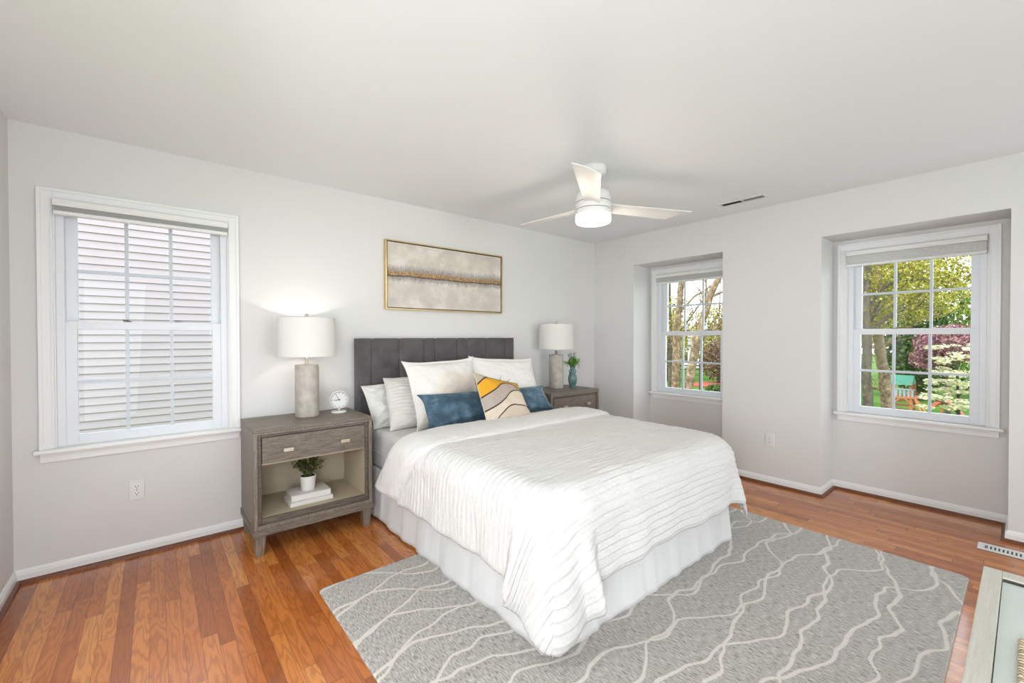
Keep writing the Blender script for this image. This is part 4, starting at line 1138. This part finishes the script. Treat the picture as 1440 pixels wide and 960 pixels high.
def pillows():
    pillow('pillow', [(-2.940, -.150, .925), (-2.33, -.150, .955), (-2.30, -.33, .63), (-2.915, -.34, .625)], .13, M['pillow_grey'],
           'plain pale grey pillow leaning on the headboard, furthest left and rearmost', 1, ear=.06, wr=.022)
    pillow('pillow', [(-2.800, -.235, .985), (-2.20, -.235, .985), (-2.20, -.47, .63), (-2.850, -.475, .625)], .15, M['pillow_pleat'],
           'pale grey pillow with horizontal pleats, between the plain pillow and the big white ones', 2, ear=.06, wr=.010, pleat=.011)
    pillow('euro_pillow', [(-2.715, -.37, 1.118), (-2.055, -.37, 1.135), (-2.10, -.60, .625), (-2.705, -.60, .622)], .17, M['euro_L'],
           'large square off-white pillow with grey ombre haze behind the left end of the blue cushion', 3, ear=.14, flange=.020, wr=.012)
    pillow('euro_pillow', [(-2.085, -.34, 1.138), (-1.350, -.34, 1.098), (-1.385, -.56, .635), (-2.13, -.56, .625)], .17, M['euro_R'],
           'large square white pillow behind the yellow hill-print cushion, closest to the corner nightstand', 4, ear=.13, flange=.020, wr=.012)
    pillow('lumbar_cushion', [(-2.705, -.605, .884), (-1.448, -.60, .858), (-1.425, -.735, .665), (-2.700, -.735, .650)], .12, velvet_blue(),
           'long blue velvet lumbar cushion lying behind the yellow print cushion', 5, ear=.09, wr=.009, cat='cushion')
    p = pillow('throw_cushion', [(-2.330, -.76, 1.042), (-1.885, -.75, .924), (-1.920, -.975, .676), (-2.360, -.985, .672)], .12, landscape_mat(),
               'cream throw cushion printed with dark hill lines and a yellow ridge', 6, ear=.08, wr=.007, cat='cushion', sag=.02)
    for (x0, z0, x1, z1, x2, z2) in ((-2.062, .935, -2.056, .965, -2.035, .995), (-1.995, .925, -1.972, .950, -1.945, .958)):
        b = MB(); b.tube([(x0, -.745, z0), (x1, -.742, z1), (x2, -.735, z2)], [.0022, .002, .001], 6)
        b.build('embroidered_sprig', M['blackline'], p, world=True)
pillows()

# ------------------------------------------------------------------ low dresser at the camera's right
def dresser():
    x0, x1, yf, yb, zt = -3.75, -2.628, -3.343, -3.84, .752
    r = root('glass_top_dresser', 'champagne-framed dresser with a pale glass top at the right edge of the view', 'dresser', ((x0+x1)/2, (yf+yb)/2, 0))
    b = MB(); b.box(x0+.012, x1-.012, yb+.01, yf-.012, .10, zt-.05); b.build('dresser_body', M['dresserpaint'], r, world=True, bevel=.004)
    w = .030; b = MB()
    b.box(x0, x1, yf-w, yf, zt-.05, zt); b.box(x0, x1, yb, yb+w, zt-.05, zt); b.box(x1-.040, x1, yb+w, yf-w, zt-.05, zt); b.box(x0, x0+.04, yb+w, yf-w, zt-.05, zt)
    b.build('top_frame', M['champagne_lac'], r, world=True, bevel=.0015)
    MB().box(x0+.04, x1-.043, yb+w, yf-w-.001, zt-.02, zt-.006).build('glass_top', M['mintglass'], r, world=True, bevel=.001)
    MB().box(x1-.052, x1-.0405, yb+w, yf-w-.002, zt-.012, zt-.0035).build('painted_gap_shade', M['blackline'], r, world=True)  # black strip painted in for the shade between frame and glass
    for x in (x0+.03, x1-.03):
        for y in (yf-.04, yb+.04): MB().box(x-.022, x+.022, y-.022, y+.022, 0, .10).build('leg', M['champagne_lac'], r, world=True, bevel=.002)
    for k in range(3):
        a = x0+.03+k*(x1-x0-.06)/3; d = MB().box(a+.006, a+(x1-x0-.06)/3-.006, yf-.014, yf-.002, .13, zt-.065).build('drawer', M['dresserpaint'], r, world=True, bevel=.003)
        MB().box(a+.12, a+.22, yf-.004, yf+.014, .44, .455).build('handle', M['champagne'], d, world=True)
M['dresserpaint'] = simple('dresser_lacquer', (.60, .59, .55), .4, nscale=12, namp=.04)
M['champagne_lac'] = wood('champagne_lacquer', (.50, .47, .40), (.56, .53, .46), (.62, .59, .52), scale=14, axis=(2, 30, 30), rough=.35)
M['mintglass'] = simple('pale_glass', (.62, .66, .62), .08, nscale=3, namp=.03)
dresser()
def woven_mat():
    m, nt, b = new_mat('woven_fibre')
    w = nt.nodes.new('ShaderNodeTexWave'); w.inputs['Scale'].default_value = 60; w.inputs['Distortion'].default_value = 6; lk(nt, obj_coord(nt), w.inputs['Vector'])
    n = noise_tex(nt, obj_coord(nt), 160, 3)
    f = mt(nt, 'MULTIPLY_ADD', n, .5, mt(nt, 'MULTIPLY', w.outputs['Fac'], .5))
    lk(nt, ramp(nt, f, [(.25, srgb(140, 116, 84)), (.5, srgb(196, 176, 142)), (.75, srgb(226, 214, 190))]), b.inputs['Base Color'])
    b.inputs['Roughness'].default_value = .85; bump(nt, b, f, .8, .004); return m
def placemat():
    r = root('woven_tray', 'straw-coloured woven tray on the pale glass top, cut by the right edge', 'tray', (-3.10, -3.52, .746))
    b = MB(); x0, x1, y0, y1 = -3.27, -2.955, -3.68, -3.404
    b.box(x0, x1, y0, y1, .746, .750); b.build('tray_base', woven_mat(), r, world=True, bevel=.002)
    b = MB(); z = .7535
    for a, c in (((x0, y0), (x1, y0)), ((x1, y0), (x1, y1)), ((x1, y1), (x0, y1)), ((x0, y1), (x0, y0))):
        n = int(math.hypot(c[0]-a[0], c[1]-a[1])/.006); pts = [(a[0]+(c[0]-a[0])*k/n, a[1]+(c[1]-a[1])*k/n, z+.002*math.sin(k*1.6)) for k in range(n+1)]
        b.tube(pts, .0045, 8)
    b.build('tray_rim', woven_mat(), r, world=True, smooth=True)
placemat()

# ------------------------------------------------------------------ outdoors
def ext(r, g, b):
    return tuple(.78*x for x in srgb(r, g, b))

GZ = -3.35
def grass_mat():
    m, nt, b = new_mat('lawn'); n = noise_tex(nt, obj_coord(nt), .35, 5, .6); f = noise_tex(nt, obj_coord(nt), 14, 3)
    c = ramp(nt, n, [(.35, ext(70, 100, 36)), (.6, ext(98, 132, 50))])
    lk(nt, mixc(nt, mt(nt, 'MULTIPLY', f, .4), c, ext(60, 90, 30)), b.inputs['Base Color']); b.inputs['Roughness'].default_value = .95; b.inputs['Specular IOR Level'].default_value = .1; return m
def outdoors():
    b = MB(); b.add([(-30, -60, GZ), (140, -60, GZ), (140, 110, GZ), (-30, 110, GZ)], [(0, 1, 2, 3)]); struct(b.build('ground', grass_mat()))
    # neighbouring house: clapboards
    r = root('neighboring_house', 'neighbouring house wall with pale grey clapboard siding seen through the left window', 'house', (-5, 4.5, GZ))
    b = MB(); e = .102; x0, x1 = -13.0, 3.5; y = 4.4; n = 72
    for k in range(n):
        z = GZ+k*e; b.add([(x0, y-.022, z), (x1, y-.022, z), (x1, y-.003, z+e), (x0, y-.003, z+e)], [(0, 1, 2, 3)])
        b.add([(x0, y-.003, z), (x1, y-.003, z), (x1, y-.022, z), (x0, y-.022, z)], [(0, 1, 2, 3)])
    b.build('siding', simple('siding_vinyl', srgb(170, 157, 156), .6, nscale=3, namp=.03), r, world=True)
    b = MB(); b.box(x0, x1, y, y+8, GZ, GZ+n*e); b.build('house_walls', M['trim'], r, world=True)
outdoors()

def bark_mat(name, c1, c2, c3, sc=3):
    m, nt, b = new_mat(name); n = noise_tex(nt, obj_coord(nt, (1, 1, .8)), sc, 6, .75); f = noise_tex(nt, obj_coord(nt, (4, 4, 1)), sc*4, 4, .7)
    v = mt(nt, 'MULTIPLY_ADD', f, .5, mt(nt, 'MULTIPLY', n, .5)); lk(nt, ramp(nt, v, [(.38, c1), (.5, c2), (.62, c3)]), b.inputs['Base Color'])
    b.inputs['Roughness'].default_value = .9; bump(nt, b, v, .8, .05); return m
M['birch'] = bark_mat('peeling_bark', ext(52, 38, 28), ext(132, 106, 76), ext(214, 194, 156), 10)
M['bark'] = bark_mat('grey_bark', ext(40, 34, 28), ext(84, 74, 60), ext(140, 130, 108), 9)
M['twig'] = simple('twig', ext(92, 74, 58), .9, nscale=6, namp=.3)
def lm(name, stops): M[name] = leaf_mat(name, stops, .7, .45)
lm('lf_yellow', [(0, ext(96, 92, 34)), (.3, ext(140, 138, 44)), (.6, ext(176, 172, 62)), (.85, ext(206, 196, 96)), (1, ext(150, 112, 60))])
lm('lf_green', [(0, ext(40, 66, 28)), (.4, ext(72, 104, 36)), (.75, ext(112, 140, 50)), (1, ext(150, 168, 74))])
lm('lf_dark', [(0, ext(34, 52, 28)), (.5, ext(70, 98, 40)), (1, ext(120, 142, 60))])
lm('lf_purple', [(0, ext(96, 58, 66)), (.4, ext(140, 88, 98)), (.7, ext(176, 124, 128)), (1, ext(214, 172, 160))])
lm('lf_white', [(0, srgb(190, 184, 136)), (.25, srgb(222, 216, 182)), (.85, srgb(240, 236, 214)), (1, srgb(120, 136, 70))])
lm('lf_brown', [(0, ext(84, 60, 48)), (.5, ext(126, 94, 74)), (1, ext(160, 134, 104))])
lm('lf_haze', [(0, ext(150, 150, 110)), (.5, ext(186, 184, 140)), (1, ext(212, 206, 172))])
def scatter(b, rnd, c, R, n, L, flat=0, hollow=.35):
    for _ in range(n):
        while True:
            q = Vector((rnd.uniform(-1, 1), rnd.uniform(-1, 1), rnd.uniform(-1, 1)))
            if q.length <= 1 and q.length > hollow*rnd.random(): break
        p = Vector(c)+Vector((q.x*R[0], q.y*R[1], q.z*R[2]))
        d = Vector((rnd.gauss(0, 1), rnd.gauss(0, 1), rnd.gauss(0, 1)*(1-flat))).normalized()
        s = d.cross(Vector((rnd.gauss(0, .4), rnd.gauss(0, .4), 1)) if flat else Vector((rnd.gauss(0, 1), rnd.gauss(0, 1), rnd.gauss(0, 1))))
        if s.length < .05: continue
        s.normalize(); l = L*rnd.uniform(.6, 1.4); w = l*.42
        b.v += [tuple(p-d*l*.5), tuple(p+s*w), tuple(p+d*l*.5), tuple(p-s*w)]; k = len(b.v)-4
        b.f.append((k, k+1, k+2, k+3)); b.mi.append(0)
def tree(name, label, cat, base, trunk, r0, r1, bark, crowns, leafmat, L, seed, branches=(), group=None, flat=0, leafname='foliage'):
    rnd = random.Random(seed); r = root(name, label, cat, base, group=group)
    pts = []; P = [Vector(p) for p in trunk]
    for i in range(len(P)-1):
        for k in range(5): pts.append(P[i].lerp(P[i+1], k/5)+Vector((rnd.gauss(0, r0*.10), rnd.gauss(0, r0*.10), 0)))
    pts.append(P[-1]); n = len(pts); b = MB(); b.tube(pts, [r0+(r1-r0)*i/(n-1) for i in range(n)], 10)
    b.build('trunk', bark, r, world=True, smooth=True)
    if branches:
        b = MB()
        for br in branches:
            q = [Vector(p) for p in br[0]]; m = len(q); b.tube(q, [br[1]*(1-.75*i/(m-1)) for i in range(m)], 6)
            # twigs
            for _ in range(br[2] if len(br) > 2 else 0):
                i = rnd.randrange(m-1); s = q[i].lerp(q[i+1], rnd.random()); dr = (q[i+1]-q[i]).normalized()
                e = s+(dr*rnd.uniform(.4, 1)+Vector((rnd.gauss(0, .5), rnd.gauss(0, .5), rnd.uniform(-.3, .8))))*rnd.uniform(.5, 1.4)
                b.tube([s, s.lerp(e, .5)+Vector((0, 0, .06)), e], [br[1]*.28, br[1]*.2, br[1]*.08], 4)
        b.build('branches', M['twig'] if bark is None else bark, r, world=True)
    if crowns:
        b = MB()
        for c, R, nn in crowns: scatter(b, rnd, c, R, nn, L, flat)
        me = bpy.data.meshes.new(leafname); me.from_pydata(b.v, [], b.f); link_mesh(leafname, me, leafmat, r, world=True)
    return r
def plant_trees():
    # through the window nearer the bed
    tree('birch_tree', 'straight birch trunk with peeling tan bark outside the window nearer the bed', 'tree', (7.95, 3.41, GZ),
         [(7.95, 3.41, GZ), (7.96, 3.405, -.16), (8.0, 3.40, 1.37), (8.14, 3.30, 3.0), (8.3, 3.2, 5.5)], .135, .075, M['birch'],
         [((8.3, 3.6, 5.2), (1.8, 1.8, 1.6), 500)], M['lf_yellow'], .09, 11,
         branches=[([(8.05, 3.36, 2.0), (8.3, 3.0, 2.5), (8.7, 2.5, 2.9), (9.1, 2.1, 3.5)], .045, 14), ([(7.97, 3.4, .8), (8.2, 3.7, 1.3), (8.5, 4.1, 2.2), (8.7, 4.5, 3.2)], .05, 14), ([(7.97, 3.4, 1.2), (8.2, 3.1, 1.5), (8.6, 2.7, 1.9)], .04, 12)])
    tree('birch_tree', 'leaning birch trunk with shaggy bark crossing the window nearer the bed', 'tree', (6.3, 2.22, GZ),
         [(6.3, 2.22, GZ), (6.36, 2.14, 0), (6.52, 2.02, 1.23), (6.64, 1.93, 1.70), (6.83, 1.78, 2.41), (7.0, 1.64, 2.95), (7.5, 1.2, 4.6)], .115, .065, M['birch'],
         [((7.4, 1.3, 4.6), (1.5, 1.5, 1.3), 260)], M['lf_yellow'], .08, 12,
         branches=[([(6.45, 2.08, .75), (6.75, 2.0, 1.25), (7.0, 1.75, 1.55), (7.2, 1.45, 1.9), (7.5, 1.2, 2.1)], .07, 16), ([(6.64, 1.93, 1.70), (6.9, 2.0, 2.1), (7.2, 2.1, 2.7), (7.5, 2.3, 3.3)], .05, 12), ([(6.8, 1.8, 2.3), (7.1, 1.5, 2.5), (7.4, 1.2, 2.6)], .04, 14)])
    tree('slim_tree', 'slim dark-branched young tree left of the birches', 'tree', (10.6, 5.13, GZ),
         [(10.6, 5.13, GZ), (10.62, 5.10, .06), (10.59, 5.17, 3.3), (10.6, 5.2, 5)], .11, .05, M['bark'],
         [((10.8, 5.4, 1.9), (1.5, 1.0, 1.2), 1500)], M['lf_yellow'], .09, 13,
         branches=[([(10.6, 5.13, 1.0), (10.9, 4.7, 1.7), (11.2, 4.2, 2.6), (11.5, 3.8, 3.4)], .05, 14), ([(10.6, 5.13, 2.0), (10.8, 5.5, 2.7), (11, 5.9, 3.6)], .05, 10)])
    # background beyond
    g = 'background trees beyond the lawn'
    def bg(nm, lab, x, y, h, R, n, mat, L, seed):
        tree(nm, lab, 'tree', (x, y, GZ), [(x, y, GZ), (x, y, GZ+h*.5), (x+.3, y+.2, GZ+h*.85)], .28, .12, M['bark'],
             [((x, y, GZ+h*.55), (R, R, h*.5), n)], mat, L, seed, group=g)
    bg('hazy_tree', 'pale budding tree far behind the straight birch trunk', 43.5, 25.4, 8.2, 3.2, 2600, M['lf_haze'], .30, 21)
    bg('hazy_tree', 'yellow-green budding tree far off between the two birches', 47, 19.8, 8.2, 3.4, 4200, M['lf_yellow'], .26, 22)
    bg('spring_tree', 'yellow-green tree far off at the left of the bed-side window', 37, 20.6, 7.0, 2.0, 2000, M['lf_yellow'], .26, 23)
    bg('spring_tree', 'light green tree far off behind the leaning birch', 56, 17.5, 6.4, 3.4, 1800, M['lf_green'], .28, 24)
    bg('russet_tree', 'russet-brown low tree by the red mulch bed', 38.5, 15.9, 4.2, 1.9, 2600, M['lf_brown'], .20, 25)
    # second house, fence, mulch, bush in the far yard
    r = root('far_house', 'pale far house with grey roof seen between the birches', 'house', (61, 27, GZ)); b = MB()
    b.box(58, 64, 22.5, 32, GZ, GZ+3.4); b.build('house_walls', simple('far_wall', ext(206, 200, 198), .8, nscale=2, namp=.05), r, world=True)
    b = MB(); b.add([(57.6, 22, GZ+3.4), (64.4, 22, GZ+3.4), (64.4, 32.5, GZ+3.4), (57.6, 32.5, GZ+3.4), (61, 22, GZ+5.8), (61, 32.5, GZ+5.8)], [(0, 1, 4), (2, 3, 5), (1, 2, 5, 4), (3, 0, 4, 5), (0, 3, 2, 1)])
    b.build('roof', simple('far_roof', ext(150, 140, 138), .8, nscale=4, namp=.1), r, world=True)
    for y in (23.6, 26.4, 29.6): MB().box(57.9, 58.02, y, y+.8, GZ+1.0, GZ+2.3).build('window', M['dark'], r, world=True)
    r = root('yard_fence', 'dark rail fence behind the straight birch trunk', 'fence', (29.8, 15.2, GZ)); b = MB()
    A, B = Vector((28.6, 16.6, 0)), Vector((30.9, 14.1, 0))
    b = MB()
    for k in range(3):
        z = GZ+1.9+.32*k
        b.tube([A+Vector((0, 0, z)), B+Vector((0, 0, z))], .06, 6)
    b.build('rails', M['blackline'], r, world=True)
    for k in range(3):
        p = A.lerp(B, k/2); MB().box(p.x-.07, p.x+.07, p.y-.07, p.y+.07, GZ, GZ+2.7).build('post', M['blackline'], r, world=True)
    b = MB(); ring = []
    for k in range(28):
        a = 2*math.pi*k/28; ring.append((37.0+2.6*math.cos(a)*(1+.1*math.sin(3*a)), 15.6+2.0*math.sin(a)))
    b.add([(x, y, GZ+.02) for x, y in ring]+[(x, y, GZ+.12) for x, y in ring], [(k, (k+1) % 28, 28+(k+1) % 28, 28+k) for k in range(28)]+[tuple(range(28, 56))])
    tag(b.build('mulch_bed', simple('red_mulch', ext(176, 84, 62), .95, nscale=5, namp=.3)), 'red mulch bed around the russet tree', 'mulch bed')
    rnd = random.Random(5)
    b = MB(); scatter(b, rnd, (25.9, 10.5, GZ+.65), (.8, .8, .7), 1600, .14)
    r = root('round_bush', 'round green bush on the lawn below the leaning birch', 'bush', (25.9, 10.5, GZ))
    me = bpy.data.meshes.new('foliage'); me.from_pydata(b.v, [], b.f); link_mesh('foliage', me, M['lf_dark'], r, world=True)
    MB().tube([(25.9, 10.5, GZ), (25.9, 10.5, GZ+.6)], .05, 6).build('stem', M['bark'], r, world=True)
    # through the window at the right
    tree('spring_tree', 'twin-trunked tree with new yellow-green leaves filling the right window, darker trunk', 'tree', (13.72, -.10, GZ),
         [(13.72, -.10, GZ), (13.73, -.08, -1.0), (13.70, -.05, 1.6), (13.9, .0, 4.5)], .17, .10, M['bark'],
         [((15.5, -.1, 3.2), (2.2, 1.6, 1.8), 8000), ((14.6, .6, 1.9), (1.5, 1.0, 1.0), 2600)], M['lf_yellow'], .078, 31,
         branches=[([(13.7, -.05, 1.2), (14.2, -.4, 1.9), (14.8, -.8, 2.2), (15.5, -1.3, 2.35)], .055, 16), ([(13.7, -.05, 1.5), (14.4, -.3, 2.6), (15.2, -.6, 3.6)], .06, 14), ([(13.75, 0, 2.2), (14.3, -.5, 3.0), (15.1, -1.0, 3.2), (15.9, -1.5, 3.1)], .05, 14)])
    tree('spring_tree', 'pale-barked trunk right of the darker trunk in the right window', 'tree', (15.6, -.33, GZ),
         [(15.6, -.33, GZ), (15.55, -.30, -1.3), (15.40, -.15, .3), (15.30, -.06, 1.4), (15.5, 0, 4.2)], .21, .12, M['birch'],
         [((18.5, -.5, 3.9), (2.6, 2.1, 2.1), 8500), ((17.5, .9, 2.6), (1.6, 1.3, 1.6), 3200)], M['lf_yellow'], .095, 32,
         branches=[([(15.4, -.15, .9), (15.9, -.6, 1.5), (16.5, -1.0, 1.9), (17.2, -1.4, 2.1)], .06, 14), ([(15.5, -.25, -.6), (15.2, .1, -.5), (14.9, .35, -.7)], .05, 6)])
    bg('evergreen_tree', 'dark green tree behind the play tower', 38.5, 1.6, 7.2, 2.2, 6500, M['lf_dark'], .22, 33)
    bg('leafy_tree', 'mid green tree behind the trunks of the right window', 36, 7.4, 9.0, 3.2, 4200, M['lf_green'], .26, 34)
    bg('leafy_tree', 'mid green tree beyond the purple tree at the right', 45.5, -2.2, 8.6, 4.2, 4200, M['lf_green'], .30, 35)
    bg('spring_tree', 'tall yellow-green tree far behind the play tower', 56, 4.5, 13.5, 5.0, 5000, M['lf_yellow'], .34, 36)
    tree('purple_tree', 'plum-purple flowering tree above the white dogwood', 'tree', (30.4, -.52, GZ), [(30.4, -.52, GZ), (30.4, -.52, -1), (30.5, -.5, .8)], .15, .06, M['bark'],
         [((30.5, -.68, .87), (1.9, 1.7, 1.1), 3000), ((30.7, .22, 0.0), (1.1, 1.0, .75), 750)], M['lf_purple'], .15, 37)
    # dogwood: tiers of blossom
    tiers = []; dr = random.Random(17)
    for k in range(64):
        zz = dr.uniform(-1.25, 1.0); yy = -1.15-1.35*dr.random() if zz > -.45 else -1.0-1.6*dr.random()
        tiers.append(((17.3+dr.uniform(-.7, .7), yy, zz+dr.uniform(-.05, .05)), (dr.uniform(.20, .5), dr.uniform(.16, .38), dr.uniform(.03, .09)), int(dr.uniform(50, 120))))
    tree('dogwood_tree', 'dogwood tree with layered creamy white blossom in the right window', 'tree', (17.5, -1.9, GZ),
         [(17.5, -1.9, GZ), (17.5, -1.88, -1.4), (17.45, -1.85, -.3), (17.4, -1.8, .9)], .07, .025, M['bark'], tiers, M['lf_white'], .085, 38,
         branches=[([(17.5, -1.88, -1.4), (17.1, -1.5, -1.0), (16.7, -1.1, -.95)], .03, 8), ([(17.45, -1.85, -.3), (17.1, -1.5, -.1), (16.8, -1.3, .1)], .03, 8), ([(17.45, -1.85, -.8), (17.2, -2.2, -.4), (17.1, -2.5, -.2)], .03, 8)], flat=.7, leafname='blossom')
    # play tower
    r = root('play_tower', 'wooden play tower with a green roof and slide in the neighbouring garden', 'playset', (30.8, 1.35, GZ))
    wd = simple('cedar', ext(176, 112, 66), .8, nscale=6, namp=.25, stretch=(1, 1, 8))
    cs = [(30.2, .98), (31.4, .98), (30.2, 1.90), (31.4, 1.90)]
    for x, y in cs: MB().box(x-.06, x+.06, y-.06, y+.06, GZ, -1.45).build('post', wd, r, world=True)
    b = MB(); b.box(30.1, 31.5, .7, 2.0, -2.40, -2.30)
    b.build('deck', wd, r, world=True)
    b = MB(); b.add([(30.0, .92, -1.60), (31.6, .92, -1.60), (31.6, 2.0, -1.60), (30.0, 2.0, -1.60), (30.8, .92, -1.06), (30.8, 2.0, -1.06)], [(0, 1, 4), (2, 3, 5), (1, 2, 5, 4), (3, 0, 4, 5), (0, 3, 2, 1)])
    b.build('roof', simple('green_canopy', ext(52, 118, 92), .7, nscale=4, namp=.1), r, world=True)
    b = MB()
    for k in range(6): b.box(30.12, 30.16, .86+k*.18, .96+k*.18, -2.3, -1.88)
    b.box(30.1, 30.18, .8, 1.9, -1.90, -1.82); b.build('railing', simple('pale_rail', ext(140, 146, 156), .7, nscale=5, namp=.1), r, world=True)
    b = MB()
    for (p, q) in (((30.15, .82, -2.9), (30.15, 1.25, -2.4)), ((30.15, 1.88, -2.9), (30.15, 1.45, -2.4)), ((30.15, .80, -2.4), (29.2, .30, GZ)), ((30.3, .80, -2.4), (29.4, .05, GZ))): b.tube([p, q], .05, 6)
    b.build('braces', wd, r, world=True)
    b = MB()
    for k in range(3): b.box(30.15, 30.22, .8, 1.9, GZ+.2+k*.28, GZ+.32+k*.28)
    b.build('lower_boards', simple('dark_board', ext(120, 70, 50), .8, nscale=6, namp=.2), r, world=True)  # lower boards in a darker brown than the cedar
    r = root('red_slide', 'curved red slide on the grass under the dogwood', 'slide', (27.2, -.9, GZ))
    pts = [(27.6, -.25, GZ+.9), (27.4, -.55, GZ+1.22), (27.2, -.85, GZ+1.25), (27.0, -1.15, GZ+1.0), (26.7, -1.5, GZ+.5), (26.5, -1.8, GZ+.05)]
    b = MB(); b.tube(pts, .07, 8); b.tube([(p[0]+.45, p[1]+.1, p[2]) for p in pts], .07, 8); b.build('side_rails', simple('slide_red', ext(190, 92, 70), .5, nscale=4, namp=.1), r, world=True)
    b = MB()
    for k in range(len(pts)-1):
        p, q = Vector(pts[k]), Vector(pts[k+1]); o = Vector((.45, .1, 0)); d = Vector((0, 0, .03)); b.hexa([p-d, p+o-d, q+o-d, q-d], [p, p+o, q+o, q])
    b.build('chute', simple('slide_teal', ext(70, 120, 110), .4, nscale=4, namp=.1), r, world=True)
    for p in (pts[1], pts[3]): MB().tube([(p[0]+.22, p[1], GZ), (p[0]+.22, p[1], p[2])], .05, 6).build('leg', wd, r, world=True)
    b = MB(); rnd = random.Random(8); scatter(b, rnd, (22.5, -.55, GZ+.5), (1.4, 1.1, .55), 1500, .13)
    r = root('flowering_shrub', 'low cream-flowered shrub in front of the play tower', 'bush', (22.5, -.55, GZ))
    me = bpy.data.meshes.new('foliage'); me.from_pydata(b.v, [], b.f); link_mesh('foliage', me, M['lf_white'], r, world=True)
    MB().tube([(22.5, -.55, GZ), (22.5, -.55, GZ+.45)], .04, 6).build('stem', M['bark'], r, world=True)
plant_trees()
